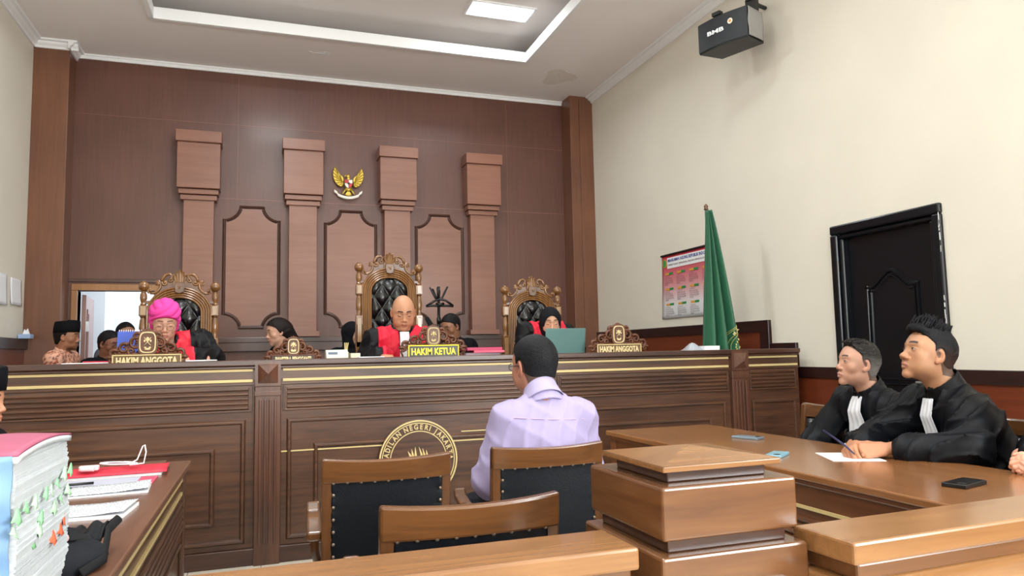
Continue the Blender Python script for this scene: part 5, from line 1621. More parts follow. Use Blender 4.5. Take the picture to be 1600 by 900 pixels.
# ------------------------------------------------------------------ head
def head_base(g, p):
    fat = p.get('fat', 1.0); jw = p.get('jaw', 1.0); ns = p.get('nose', 1.0)
    g.ell((0, -0.010, 0.032), (0.076, 0.100, 0.092), 0.0)
    g.ell((0, 0.018, 0.005), (0.066*fat, 0.069, 0.085), 0.02)
    g.ell((0, 0.050, -0.045), (0.040*fat, 0.040, 0.035), 0.02)
    g.ell((0, 0.030, -0.065), (0.050*jw, 0.053, 0.038), 0.025)
    g.ell((0, 0.072, -0.092), (0.021*jw, 0.018, 0.017), 0.016)
    for s in (-1, 1):
        g.ell((s*0.044*jw, 0.002, -0.052), (0.017, 0.030, 0.030), 0.025)
        g.ell((s*0.043*fat, 0.052, -0.018), (0.022, 0.021, 0.022), 0.02)
        if fat > 1.04: g.ell((s*0.042*fat, 0.040, -0.05), (0.022, 0.028, 0.026), 0.025)
        g.cap((s*0.010, 0.080, 0.032), (s*0.042, 0.068, 0.036), 0.0085, 0.008, 0.014)
        g.ell((s*0.031, 0.097, 0.013), (0.017, 0.016, 0.012), 0.014, cut=True)
        g.ell((s*0.031, 0.0685, 0.011), (0.0165, 0.0165, 0.0135), 0.004)
    if fat > 1.08:
        g.ell((0, 0.026, -0.100), (0.038, 0.040, 0.020), 0.025)
    g.cap((0, 0.078, 0.022), (0, 0.098, -0.018), 0.008, 0.0090*ns, 0.010)
    g.ell((0, 0.0995, -0.022), (0.0120*ns, 0.0120*ns, 0.0105), 0.008)
    for s in (-1, 1):
        g.ell((s*0.0135*ns, 0.092, -0.028), (0.0085*ns, 0.0105, 0.0075), 0.005)
        g.cap((s*0.004, 0.0945, -0.0515), (s*0.022, 0.0845, -0.0575), 0.0064, 0.003, 0.005)
        g.cap((s*0.002, 0.0925, -0.0655), (s*0.018, 0.083, -0.062), 0.0064, 0.003, 0.005)
        g.ell((s*0.006, 0.098, -0.037), (0.0035, 0.004, 0.003), 0.002, cut=True)
        if not p.get('noears'):
            R = (RZ(s*0.32) @ RX(-0.12)).to_3x3()
            Rl = [list(r) for r in R]
            g.ell((s*0.0775*max(1, fat*0.96), -0.006, 0.000), (0.0065, 0.0165, 0.0285), 0.006, R=Rl)
            g.ell((s*0.0835*max(1, fat*0.96), 0.000, 0.004), (0.0075, 0.0090, 0.0175), 0.003, R=Rl, cut=True)
            g.ell((s*0.0755*max(1, fat*0.97), 0.003, -0.024), (0.006, 0.009, 0.010), 0.006)

FX = [-0.10, -0.06, -0.02, 0.0, 0.02, 0.045, 0.062, 0.078, 0.10, 0.14]
def hairline(Z, p):
    base = np.array(p.get('line', [-0.06, -0.030, -0.012, 0.014, 0.022, 0.028, 0.040, 0.066, 0.082, 0.09]))
    return np.interp(Z, FX, base).astype(F4)

def make_head(p, res, neck_to):
    """returns body parts and hair parts in head space"""
    skin = np.array(lin(p['skin'])); lip = np.array(lin(p.get('lip', 'a8625a'))); hair = np.array(lin(p.get('hair', '17120f')))
    g = Grid((-0.105, -0.135, -0.20), (0.105, 0.130, 0.15), res)
    head_base(g, p)
    nt = Vector(neck_to)
    nr = p.get('neck', 0.055)
    st_ = Vector((0, -0.022, -0.045))
    g.cap(tuple(st_), tuple(nt), nr, nr*1.08, 0.025)
    V, Q = g.mesh(); V = smooth_mesh(V, Q, 1, 0.4)
    n = len(V); C = np.tile(skin, (n, 1))
    x, y, z = V[:, 0], V[:, 1], V[:, 2]
    def mixc(w, col):
        nonlocal C
        w = np.clip(w, 0, 1)[:, None]; C = C*(1-w)+np.asarray(col)*w
    # skin tone variation that belongs to the skin itself
    red = np.exp(-((np.abs(x)-0.042)/0.02)**2-((z+0.02)/0.02)**2)*(y > 0.03)+np.exp(-(x/0.014)**2-((z+0.024)/0.012)**2)*(y > 0.08)
    mixc(red*0.22, skin*np.array([1.05, 0.72, 0.66]))
    mixc((np.abs(x) > 0.074)*(np.abs(z) < 0.035)*0.3, skin*np.array([1.1, 0.75, 0.7]))
    lips = np.exp(-((z+0.0525+0.10*np.abs(x)*0.9)/0.0045)**2)+np.exp(-((z+0.0655-0.15*np.abs(x))/0.0055)**2)
    mixc(lips*(np.abs(x) < 0.022)*(y > 0.078)*0.6, lip)
    mixc(np.exp(-((z+0.0590)/0.0013)**2)*(np.abs(x) < 0.022)*(y > 0.078)*0.8, lip*0.35)
    bw = p.get('brow', 0.0048)
    bz = 0.037+0.004*np.cos((np.abs(x)-0.03)/0.016)
    mixc(np.exp(-((z-bz)/bw)**4)*(np.abs(x) > 0.012)*(np.abs(x) < 0.047)*(y > 0.05)*p.get('browop', 1.0), hair if p.get('browcol') is None else lin(p['browcol']))
    if p.get('beard'):
        w = ((z < -0.035)*(y > 0.0)*(z > -0.118)*1.0)*np.clip((np.exp(-((z+0.043)/0.007)**2)*(np.abs(x) < 0.03)+np.exp(-((z+0.098)/0.018)**2)*(np.abs(x) < 0.045)), 0, 1)
        mixc(w*p['beard'], hair)
    if p.get('dark_jaw'):
        mixc(np.clip((-z-0.03)/0.03, 0, 1)*(y > -0.02)*(z > -0.12)*p['dark_jaw'], skin*0.7)  # skin tone gets darker towards the lower jaw
    if p.get('style') in ('short', 'buzz', 'spiky', 'side'):
        m_ = (y < hairline(z, p)-0.001)*(z > p.get('nape', -0.07))*(np.abs(x) < 0.0785)
        mixc(m_*0.8, hair)
    parts = [(V, Q, C)]
    # eyes
    for s in (-1, 1):
        if p.get('closed'):
            m = MB(); pts = []
            for k in range(9):
                a = -1+2*k/8
                xx = s*0.031+0.0145*a; zz = 0.0045+0.0035*a*a
                rr2 = 0.0165**2-(xx-s*0.031)**2-((zz-0.011)*1.22)**2
                pts.append((xx, 0.0685+math.sqrt(max(rr2, 0))+0.0006, zz))
            m.tube(pts, [0.0008]+[0.0020]*7+[0.0008], 6)
            a_, b_ = mb_arrays(m); parts.append((a_, b_, np.array(lin('1c1210'))))
        else:
            m = MB(); nu, nv = 17, 9; cols = []
            gz = p.get('gaze', 0.0)
            for j in range(nv):
                for i in range(nu):
                    a = -1+2*i/(nu-1); b_ = -1+2*j/(nv-1)
                    xx = 0.0135*a; up_ = 0.0040*(1-a*a); dn = 0.0032*(1-a*a)
                    zz = (up_ if b_ > 0 else dn)*b_ + 0.0005
                    yy = math.sqrt(max(0, 0.0170**2-xx*xx-(zz*1.22)**2))
                    m.v.append((s*0.031+xx, 0.0685+yy+0.0002, 0.011+zz))
                    r = math.hypot(xx-gz, zz-0.0004)
                    cols.append((0.01, 0.008, 0.007) if r < 0.0022 else ((0.045, 0.022, 0.012) if r < 0.0050 else (0.50, 0.46, 0.43)))
            for j in range(nv-1):
                for i in range(nu-1): m.f.append((j*nu+i, j*nu+i+1, (j+1)*nu+i+1, (j+1)*nu+i)); m.mi.append(0)
            a_, b_ = mb_arrays(m); parts.append((a_, b_, np.array(cols)))
            m = MB(); pts = []
            for k in range(9):
                a = -1+2*k/8; xx = 0.0145*a; zz = 0.0005+0.0044*(1-a*a)
                pts.append((s*0.031+xx, 0.0685+math.sqrt(max(0, 0.0172**2-xx*xx-(zz*1.22)**2))+0.0008, 0.011+zz))
            m.tube(pts, [0.0006]+[0.0012]*7+[0.0006], 6)
            a_, b_ = mb_arrays(m); parts.append((a_, b_, np.array(lin('1c1210'))))
    return parts

def noise3(X, Y, Z, f, s=0.0):
    return (np.sin(f*X+2.1*np.sin(f*0.71*Y+s)+s)*np.sin(f*1.13*Y+1.7*np.sin(f*0.83*Z+2*s))+np.sin(f*0.93*Z+1.9*np.sin(f*0.77*X-s)))*0.5

def make_hair(p, res):
    st = p.get('style'); hair = np.array(lin(p.get('hair', '17120f')))
    out = []
    if st in ('short', 'buzz', 'spiky', 'side'):
        t = p.get('t', 0.008)
        g = Grid((-0.115, -0.145, -0.11), (0.115, 0.125, 0.175), res)
        g.ell((0, -0.010, 0.032), (0.0762+t*0.8, 0.100+t, 0.092+t), 0.0)
        g.ell((0, 0.018, 0.02), (0.067+t*0.5, 0.067+t, 0.080), 0.02)
        g.ell((0, -0.042, -0.03), (0.058, 0.048, 0.052), 0.02)
        if st == 'spiky':
            g.ell((0, 0.015, 0.100), (0.060, 0.080, 0.036), 0.02)
            g.ell((0, 0.066, 0.100), (0.045, 0.030, 0.022), 0.02)
        if st == 'side':
            g.ell((0.0, 0.0, 0.080), (0.066, 0.090, 0.052), 0.02)
        X, Y, Z = g.axes()
        n = noise3(X, Y, Z, p.get('nf', 150), 1.0)*p.get('na', 0.0012)
        hl = np.interp(g.ax[2], FX, p.get('line', [-0.06, -0.030, -0.012, 0.014, 0.022, 0.028, 0.040, 0.066, 0.082, 0.09])).astype(F4)[None, None, :]
        if st == 'spiky':   # the quiff overhangs the forehead
            hl = np.where(Z > 0.085, hl+0.03, hl)
        rec = p.get('recede', 0.0)
        hl = hl - rec*np.exp(-((np.abs(X)-0.04)/0.018)**2)*(Z > 0.04)
        mask = (Y-hl)+0.004*np.sin(260*X+40*Z)
        d = smax(g.d+n, mask, 0.004)
        d = smax(d, -(Z-p.get('nape', -0.07)+0.25*np.abs(X)*0), 0.006)
        # keep the ear clear
        e = np.sqrt(((np.abs(X)-0.08)/0.02)**2+((Y+0.004)/0.022)**2+((Z-0.0)/0.034)**2)-1
        d = smax(d, (-e*0.018).astype(F4), 0.003)
        V, Q = g.mesh(d.astype(F4))
        C = np.tile(hair, (len(V), 1))
        if p.get('fade') is not None:
            fc = np.array(lin(p['fade'])); wv = np.clip((0.055-V[:, 2])/0.07, 0, 1)[:, None]*p.get('fadeop', 0.8)
            C = C*(1-wv)+fc*wv
        if p.get('gray') is not None:
            gc = np.array(lin(p['gray'])); wv = np.clip(noise3(V[:, 0], V[:, 1], V[:, 2], 420, .3)+p.get('grayb', -0.3), 0, 1)[:, None]*0.6
            C = C*(1-wv)+gc*wv
        out.append((V, Q, C))
        if st in ('spiky', 'side') or p.get('strands'):
            rnd = random.Random(5); m = MB()
            for k in range(p.get('strands', 150)):
                a = rnd.uniform(0, 2*PI); r = math.sqrt(rnd.random())
                x = 0.058*r*math.cos(a); y = 0.015+0.078*r*math.sin(a)
                L_ = rnd.uniform(0.018, 0.042)*(1.15 if y > 0.03 else 0.8) if st == 'spiky' else rnd.uniform(0.01, 0.02)
                z0 = 0.112+0.022*(1-r*r)
                fwd = rnd.uniform(-0.6, 0.5) if st == 'spiky' else 0.1
                sd = rnd.uniform(-0.5, 0.5)
                up = 1.0 if st == 'spiky' else 0.25
                b_ = -0.9 if st == 'side' else -0.25
                p0 = (x, y, z0-0.006); p1 = (x+sd*L_*0.5, y+(b_*0.5+fwd*0.2)*L_, z0+up*L_*0.55); p2 = (x+sd*L_, y+(b_+fwd*0.3)*L_, z0+up*L_)
                m.tube([p0, p1, p2], [0.0060, 0.0040, 0.0005] if st == 'spiky' else [0.0035, 0.0026, 0.0005], 5)
            a_, b_ = mb_arrays(m); out.append((a_, b_, hair*1.15))
    elif st == 'long':
        g = Grid((-0.125, -0.24, -0.24), (0.125, 0.125, 0.16), res)
        g.ell((0, -0.012, 0.034), (0.088, 0.110, 0.102), 0.0)
        g.ell((0, 0.015, 0.035), (0.076, 0.078, 0.080), 0.02)
        g.cap((0, -0.07, 0.0), (0.0, -0.15, -0.17), 0.075, 0.05, 0.04)
        X, Y, Z = g.axes()
        n = np.sin(190*X+5*np.sin(30*Z)+60*Y)*0.0015
        hl = np.interp(g.ax[2], [-0.2, -0.05, 0.0, 0.045, 0.065, 0.085, 0.11], [-0.03, -0.015, 0.008, 0.030, 0.052, 0.085, 0.1]).astype(F4)[None, None, :]
        d = smax(g.d+n, Y-hl, 0.006)
        V, Q = g.mesh(d.astype(F4)); out.append((V, Q, np.tile(hair, (len(V), 1))))
    elif st == 'hijab':
        c = np.array(lin(p['hijab']))
        g = Grid((-0.16, -0.17, -0.30), (0.16, 0.16, 0.17), res)
        g.ell((0, -0.012, 0.030), (0.090, 0.112, 0.104), 0.0)
        g.ell((0, 0.012, -0.035), (0.078, 0.080, 0.085), 0.03)
        g.cap((0, -0.01, -0.08), (0, -0.02, -0.24), 0.075, 0.105, 0.05)
        g.cap((0, 0.055, -0.115), (0, 0.06, -0.20), 0.03, 0.06, 0.05)
        X, Y, Z = g.axes()
        n = np.sin(70*Y+60*Z+8*np.sin(14*X))*0.0022*(Z < 0.05)+np.sin(55*Z+30*np.abs(X))*0.0012
        fo = np.sqrt((X/0.058)**2+((Z+0.012)/0.088)**2)-1
        open_ = smax((fo*0.055).astype(F4), (0.030-Y+0*X).astype(F4), 0.01)
        d = smax(g.d+n, -open_, 0.006)
        inner = Grid(tuple(g.lo), (0.16, 0.16, 0.17), res)
        V, Q = g.mesh(d.astype(F4)); C = np.tile(c, (len(V), 1)); out.append((V, Q, C))
    elif st == 'turban':
        c = np.array(lin(p['hijab']))
        g = Grid((-0.13, -0.15, -0.30), (0.13, 0.14, 0.18), res)
        g.ell((0, -0.012, 0.078), (0.094, 0.116, 0.096), 0.0)
        g.ell((0, -0.015, 0.020), (0.091, 0.108, 0.075), 0.02)
        g.ell((0, -0.045, -0.03), (0.075, 0.07, 0.07), 0.03)
        X, Y, Z = g.axes()
        # wrapped bands crossing over the brow
        ph = (Z*150+np.abs(X)*95*np.sign(X+0.0001)*1.0+22*Y)
        n = -np.abs(np.sin(ph*0.35))*0.008
        ph2 = (Z*130-X*110+15*Y); n2 = -np.abs(np.sin(ph2*0.35))*0.008
        n = np.where(np.sin(9*X+14*Z+1.0) > 0, n, n2)
        hl = np.interp(g.ax[2], [-0.2, -0.06, -0.03, 0.03, 0.048, 0.07, 0.11], [-0.03, -0.018, -0.003, 0.030, 0.060, 0.10, 0.13]).astype(F4)[None, None, :]
        hl = hl+0.25*np.abs(X)*0
        d = smax(g.d+n, Y-hl, 0.006)
        d = smax(d, -(Z+0.085), 0.01)
        V, Q = g.mesh(d.astype(F4)); out.append((V, Q, np.tile(c, (len(V), 1))))
    elif st == 'peci':
        c = np.array(lin('0d0d10'))
        t = 0.003
        g = Grid((-0.115, -0.145, -0.11), (0.115, 0.125, 0.15), res)
        g.ell((0, -0.010, 0.032), (0.0762+t, 0.100+t, 0.092+t), 0.0); g.ell((0, -0.045, -0.03), (0.060, 0.050, 0.055), 0.02)
        X, Y, Z = g.axes()
        hl = np.interp(g.ax[2], FX, [-0.06, -0.030, -0.012, 0.010, 0.018, 0.024, 0.03, 0.03, 0.03, 0.03]).astype(F4)[None, None, :]
        d = smax(g.d, Y-hl, 0.004); d = smax(d, -(Z+0.065+0*X), 0.006)
        V, Q = g.mesh(d.astype(F4)); out.append((V, Q, np.tile(hair, (len(V), 1))))
    return out

def make_cap(p, res):
    c = np.array(lin('0e0f13'))
    m = MB()
    prof = [(0.97, 0.045), (1.02, 0.047), (1.03, 0.09), (0.99, 0.140), (0.93, 0.150), (0.5, 0.151), (0.0, 0.150)]
    n = 40; vs = []; fs = []
    for r, z in prof:
        for i in range(n):
            a = 2*PI*i/n
            vs.append((0.082*r*math.cos(a), -0.008+0.104*r*math.sin(a), z-0.10*(0.3 if False else 0)*0+0.012*math.sin(a)))
    for k in range(len(prof)-1):
        for i in range(n): fs.append((k*n+i, k*n+(i+1) % n, (k+1)*n+(i+1) % n, (k+1)*n+i))
    m.add(vs, fs); a_, b_ = mb_arrays(m)
    return [(a_, b_, c)]

# ------------------------------------------------------------------ hands
def make_hand(side, curl=(0.5, 0.5, 0.5, 0.5), thumb=0.3, spread=0.0, fore=0.14, res=0.0032, scale=1.0, thumb_in=0.0):
    """hand space: y along fingers, z out of the back of the hand, thumb towards side*x"""
    g = Grid((-0.075, -fore-0.03, -0.09), (0.075, 0.21, 0.05), res)
    xs = [0.026, 0.009, -0.009, -0.026]; ks = [0.088, 0.092, 0.088, 0.080]; ln = [1.0, 1.08, 1.0, 0.8]
    g.cap((0, -fore, 0), (0, 0.0, 0), 0.036, 0.024, 0.0)
    for i in range(4):
        x = xs[i]*side
        g.cap((x*0.55, 0.01, 0), (x, ks[i], 0), 0.0165, 0.0115, 0.012)
        p = Vector((x, ks[i], 0)); ang = 0.0; c = curl[i]
        dx = spread*xs[i]*side*10
        for sg, (L_, r0, r1) in enumerate(((0.042, 0.0100, 0.0088), (0.027, 0.0088, 0.0080), (0.021, 0.0080, 0.0066))):
            ang += c*(1.0, 1.25, 0.8)[sg]
            q = p+Vector((dx*L_, math.cos(ang)*L_*ln[i], -math.sin(ang)*L_*ln[i]))
            g.cap(tuple(p), tuple(q), r0, r1, 0.004 if sg else 0.006)
            p = q
    t0 = Vector((side*0.018, 0.018, -0.006)); t1 = Vector((side*(0.046-0.02*thumb_in), 0.052, -0.018-0.01*thumb)); 
    t2 = t1+Vector((side*(0.012-0.03*thumb_in), 0.030, -0.006-0.012*thumb)); t3 = t2+Vector((side*(0.002-0.02*thumb_in), 0.024, -0.003-0.008*thumb))
    g.cap(tuple(t0), tuple(t1), 0.017, 0.0125, 0.012); g.cap(tuple(t1), tuple(t2), 0.0115, 0.0098, 0.004); g.cap(tuple(t2), tuple(t3), 0.0098, 0.0075, 0.004)
    V, Q = g.mesh()
    return V*scale, Q

def frame_m(o, ydir, zdir):
    y = Vector(ydir).normalized(); z = Vector(zdir); z = (z-y*z.dot(y)).normalized(); x = y.cross(z)
    return Matrix(((x.x, y.x, z.x, o[0]), (x.y, y.y, z.y, o[1]), (x.z, y.z, z.z, o[2]), (0, 0, 0, 1)))

# ------------------------------------------------------------------ body and clothes
def spine_R(J):
    z = (J['N']-J['P']).normalized(); x = (J['SR']-J['SL']); x = (x-z*x.dot(z)).normalized(); y = z.cross(x)
    return [[x.x, y.x, z.x], [x.y, y.y, z.y], [x.z, y.z, z.z]], x, y, z

def body_field(g, J, e, sl=(0.0, 0.0), w_=1.0, legs=True, belly=0.0, skirt=0.0, arms=True, k=0.045):
    R, ax, ay, az = spine_R(J)
    P, N = J['P'], J['N']
    Ls = (N-P).length
    C = P+(N-P)*0.66; B = P+(N-P)*0.30
    g.ell(P, (0.165*w_+e, 0.125+e, 0.12+e), 0.0, R=R)
    g.ell(B+ay*belly*0.5, (0.150*w_+e, 0.115+e+belly, Ls*0.36+e), k, R=R)
    g.ell(C, (0.165*w_+e, 0.108+e, Ls*0.33+e), k, R=R)
    g.cap(J['SL'], J['SR'], 0.050+e, 0.050+e, k)
    for s in ('L', 'R'):
        g.cap(N+az*0.005, J['S'+s]*0.72+N*0.28-az*0.004, 0.046+e*0.8, 0.044+e, 0.03)
        if arms:
            g.cap(J['S'+s], J['E'+s], 0.054+e, 0.042+e+sl[0], k*0.8)
            wq = J['E'+s]+(J['W'+s]-J['E'+s])*J.get('cuff', 0.88)
            g.cap(J['E'+s], wq, 0.042+e+sl[0], 0.032+e+sl[1], 0.03)
        if legs:
            g.cap(J['H'+s], J['K'+s], 0.080+e+skirt*0.5, 0.060+e+skirt, k)
            g.cap(J['K'+s], J['A'+s], 0.056+e+skirt, 0.042+e+skirt, 0.03)

def person(label, loc, face, J, head, head_rot, cloth, hs=1.0, res=0.0028, cres=0.009, hands=(), sit=True, floor=0.0, accessories=()):
    """J in world space; face = world angle of the facing direction (local +y)"""
    root_M = T(*loc) @ RZ(face-PI/2)
    inv = root_M.inverted()
    J = {k: (inv @ Vector(v) if not isinstance(v, float) else v) for k, v in J.items()}
    # default lower body
    R, ax, ay, az = spine_R(J)
    P = J['P']; fl_ = floor-loc[2]
    fw = Vector((0, 1, 0))
    for s, sg in (('L', -1), ('R', 1)):
        J.setdefault('H'+s, P+Vector((sg*0.085, 0.0, -0.02)))
        if sit:
            J.setdefault('K'+s, P+Vector((sg*0.11, 0.42, -0.01))); J.setdefault('A'+s, Vector((P.x+sg*0.11, P.y+0.43, fl_+0.08)))
        else:
            J.setdefault('K'+s, Vector((P.x+sg*0.09, P.y+0.02, fl_+0.50*(P.z-fl_)))); J.setdefault('A'+s, Vector((P.x+sg*0.09, P.y-0.01, fl_+0.08)))
    HM = T(*J['HC']) @ Euler((math.radians(head_rot[1]), math.radians(head_rot[2]), math.radians(head_rot[0])), 'XYZ').to_matrix().to_4x4() @ Matrix.Scale(hs, 4)
    neck_to = HM.inverted() @ (J['N']+az*0.01)
    head = dict(head)
    parts = [(xf(V, HM), Q, C) for V, Q, C in make_head(head, res, neck_to)]
    skin = np.array(lin(head['skin']))
    # body under the clothes, one surface
    allp = [v for k_, v in J.items() if isinstance(v, Vector)]
    lo = [min(v[i] for v in allp)-0.24 for i in range(3)]; hi = [max(v[i] for v in allp)+0.24 for i in range(3)]
    g = Grid(lo, hi, 0.017)
    body_field(g, J, -0.006, w_=cloth.get('w', 1.0)*0.95, belly=cloth.get('belly', 0)*0.5)
    g.cap(J['N']-az*0.03, J['N']+az*0.03, 0.05, 0.05, 0.02)
    V, Q = g.mesh(); parts.append((V, Q, skin))
    for h in hands:
        V, Q = make_hand(**h['kw'])
        Mh = inv @ frame_m(h['o'], h['y'], h['z'])
        parts.append((xf(V, Mh), Q, skin*np.array(h.get('tint', (1.05, 0.92, 0.9)))))
    body = link_parts('person', parts, SKIN)
    body.location = loc; body.rotation_euler = (0, 0, face-PI/2)
    tag(body, label, 'person')
    hp = make_hair(head, max(res, 0.003))
    if hp:
        nm = {'hijab': 'headscarf', 'turban': 'turban'}.get(head.get('style'), 'hair')
        link_parts(nm, [(xf(V, HM), Q, C) for V, Q, C in hp], CLOTH if nm != 'hair' else HAIRM, body)
    if head.get('style') == 'peci':
        link_parts('cap', [(xf(V, HM), Q, C) for V, Q, C in make_cap(head, res)], CLOTH, body)
    if head.get('glasses'):
        m = MB(); gw = head['glasses']
        for s in (-1, 1):
            pts = [(s*0.033+0.021*math.cos(a), 0.098-0.10*abs(0.021*math.cos(a)*s+s*0.033)**1.0*0.3, gw.get('z', 0.006)+0.015*math.sin(a)) for a in [2*PI*k/20 for k in range(21)]]
            m.tube(pts, 0.0013, 6)
            m.tube([(s*0.054, 0.094, gw.get('z', 0.006)+0.004), (s*0.074, 0.06, 0.010), (s*0.081, 0.0, 0.012)], 0.0014, 6)
        m.tube([(-0.013, 0.099, 0.009), (0, 0.101, 0.012), (0.013, 0.099, 0.009)], 0.0013, 6)
        m.v = [tuple(HM @ Vector(v)) for v in m.v]
        m.build('eyeglasses', gw['mat'], body, smooth=True)
    # ---------------- clothes
    e = cloth.get('e', 0.012)
    pad = 0.24+cloth.get('skirt', 0)+e
    lo = [min(v[i] for v in allp)-pad for i in range(3)]; hi = [max(v[i] for v in allp)+pad for i in range(3)]
    lo[2] = max(lo[2], fl_+0.0)
    g = Grid(lo, hi, cres)
    J2 = dict(J); J2['cuff'] = cloth.get('cuff', 0.88)
    body_field(g, J2, e, sl=cloth.get('sleeve', (0.0, 0.0)), w_=cloth.get('w', 1.0), belly=cloth.get('belly', 0), skirt=cloth.get('skirt', 0.0), k=cloth.get('k', 0.05))
    X, Y, Z = g.axes()
    fa, ff, fs = cloth.get('fold', (0.005, 26, 0.3))
    # torso coordinates
    c0 = J['P']
    tx = (X-c0.x)*ax.x+(Y-c0.y)*ax.y+(Z-c0.z)*ax.z
    ty = (X-c0.x)*ay.x+(Y-c0.y)*ay.y+(Z-c0.z)*ay.z
    tz = (X-c0.x)*az.x+(Y-c0.y)*az.y+(Z-c0.z)*az.z
    Ls = (J['N']-J['P']).length
    n1 = np.sin(ff*tx*1.4+2.2*np.sin(ff*0.33*tz+fs*5)+1.3*np.sin(ff*0.5*ty)+fs)
    n2 = np.sin(ff*0.8*(tz+0.6*tx)+1.8*np.sin(ff*0.4*ty+fs*3))
    n3 = np.sin(ff*2.1*(tx*0.7-tz*0.5)+1.5*np.sin(ff*0.9*tz+fs))*0.4
    fold = -(1-np.abs(n1))**2*0.9 - (1-np.abs(n2))**2*0.7 + n3*0.35
    calm = cloth.get('calm', 0.0)
    wgt = 1-calm*np.clip((tz-Ls*0.55)/0.12, 0, 1)
    g.d = (g.d - fold*fa*-1.0*wgt).astype(F4)
    # neck opening
    nk = Grid(lo, hi, cres) if False else None
    nv = J['N']
    hv = (J['HC']-J['N']).normalized()
    def capdist(a, b, ra, rb):
        d = b-a; L2 = d.length_squared
        t = np.clip(((X-a.x)*d.x+(Y-a.y)*d.y+(Z-a.z)*d.z)/L2, 0, 1)
        return (np.sqrt((X-a.x-t*d.x)**2+(Y-a.y-t*d.y)**2+(Z-a.z-t*d.z)**2)-(ra+(rb-ra)*t)).astype(F4)
    base = g.d.copy()
    op = capdist(nv+hv*0.035, nv+hv*0.14, 0.058*hs, 0.07*hs)
    g.d = smax(g.d, -op, 0.008)
    kind = cloth['kind']
    col = np.array(lin(cloth['col']))
    mat = cloth.get('mat', SATIN)
    V, Q = g.mesh()
    C = np.tile(col, (len(V), 1))
    vt = np.stack([(V-np.array(c0)) @ np.array(q) for q in (ax, ay, az)], 1)
    if kind == 'batik':
        w1 = np.clip(noise3(V[:, 0], V[:, 1], V[:, 2], 95, 0.4)*3-0.6, 0, 1)[:, None]
        w2 = np.clip(noise3(V[:, 0], V[:, 1], V[:, 2], 150, 2.4)*3-0.9, 0, 1)[:, None]
        C = C*(1-w1)+np.array(lin('b0604a'))*w1; C = C*(1-w2)+np.array(lin('4a2c26'))*w2
    if cloth.get('trouser'):
        lw = (vt[:, 2] < cloth.get('hem', -0.02)) | ((V[:, 1]-J['P'].y) > 0.16)*(V[:, 2] < J['P'].z+0.09)
        C[lw] = lin(cloth['trouser'])
    garment = link_parts({'robe': 'robe', 'judge': 'robe', 'shirt': 'shirt', 'batik': 'shirt', 'suit': 'jacket'}[kind], [(V, Q, C)], mat, body)
    if kind == 'judge':
        s_ = cloth.get('yoke', 0.150)
        reg = np.maximum(np.abs(tx)-s_, -(tz-Ls*0.06)).astype(F4)
        gap = (0.045-np.abs(tx)+np.clip((Ls*1.0-tz), 0, 1)*0.02).astype(F4)
        reg = np.maximum(reg, np.where(ty > 0.0, -(np.abs(tx)-0.030-0.10*np.clip(tz-Ls*0.80, 0, 0.3)), -1)).astype(F4)
        d = np.maximum(np.maximum(g.d-0.010, reg), -op+0.022)
        V, Q = g.mesh(d.astype(F4)); link_parts('red_panel', [(V, Q, np.array(lin(cloth.get('red', 'c4203a'))))], mat, body)
    # collar ring round the neck
    if kind in ('robe', 'judge', 'suit', 'shirt', 'batik'):
        gg = Grid([nv[i]-0.13 for i in range(3)], [nv[i]+0.17 for i in range(3)], min(cres, 0.005))
        Xo, Yo, Zo = gg.axes()
        def cd(a, b, ra, rb):
            d = b-a; L2 = d.length_squared
            t = np.clip(((Xo-a.x)*d.x+(Yo-a.y)*d.y+(Zo-a.z)*d.z)/L2, 0, 1)
            return np.sqrt((Xo-a.x-t*d.x)**2+(Yo-a.y-t*d.y)**2+(Zo-a.z-t*d.z)**2)-(ra+(rb-ra)*t)
        ch = cloth.get('collar', 0.055)
        o_ = cd(nv-hv*0.03, nv+hv*0.14, 0.082*hs, 0.064*hs); i_ = cd(nv-hv*0.05, nv+hv*0.16, 0.072*hs, 0.060*hs)
        along = (Xo-nv.x)*hv.x+(Yo-nv.y)*hv.y+(Zo-nv.z)*hv.z
        fwd = (Xo-nv.x)*0+(Yo-nv.y)
        top = along-(ch+(0.012 if kind != 'shirt' else -0.006)-0.28*np.clip(fwd, -0.05, 0.09))
        d = smax(smax(o_, -i_, 0.003), top, 0.004)
        d = np.maximum(d, -(along+0.02))
        if kind != 'batik' or True:
            notch = (0.014-np.abs(Xo-nv.x))*(1.0)
            d = np.where(fwd > 0.0, np.maximum(d, notch), d)
        V, Q = gg.mesh(d.astype(F4))
        link_parts('collar', [(V, Q, np.array(lin(cloth.get('collarcol', cloth['col']))))], mat, body)
    if kind in ('shirt', 'batik'):
        ux = hv.cross(Vector((0, 1, 0))).normalized(); uy = ux.cross(hv)*-1.0
        if uy.y < 0: uy = -uy
        m = MB(); ch2 = cloth.get('collar', 0.05)
        def cf_(u, v):
            a = math.radians(-245+310*u)
            tp = 0.012+ch2*(0.86+0.0*v)-0.022*math.sin(a)
            r0, r1 = 0.0675*hs, 0.087*hs
            r_ = r0+(r1-r0)*v**1.4
            h = tp-(ch2+0.014)*v
            p = nv+hv*h+ux*(r_*math.cos(a))+uy*(r_*1.03*math.sin(a))
            return (p.x, p.y, p.z)
        m.slab(cf_, 60, 8, 0.003)
        m.build('collar_fold', solid('collar_cloth_'+kind, cloth.get('collarcol', cloth['col']), 0.75), body, smooth=True)
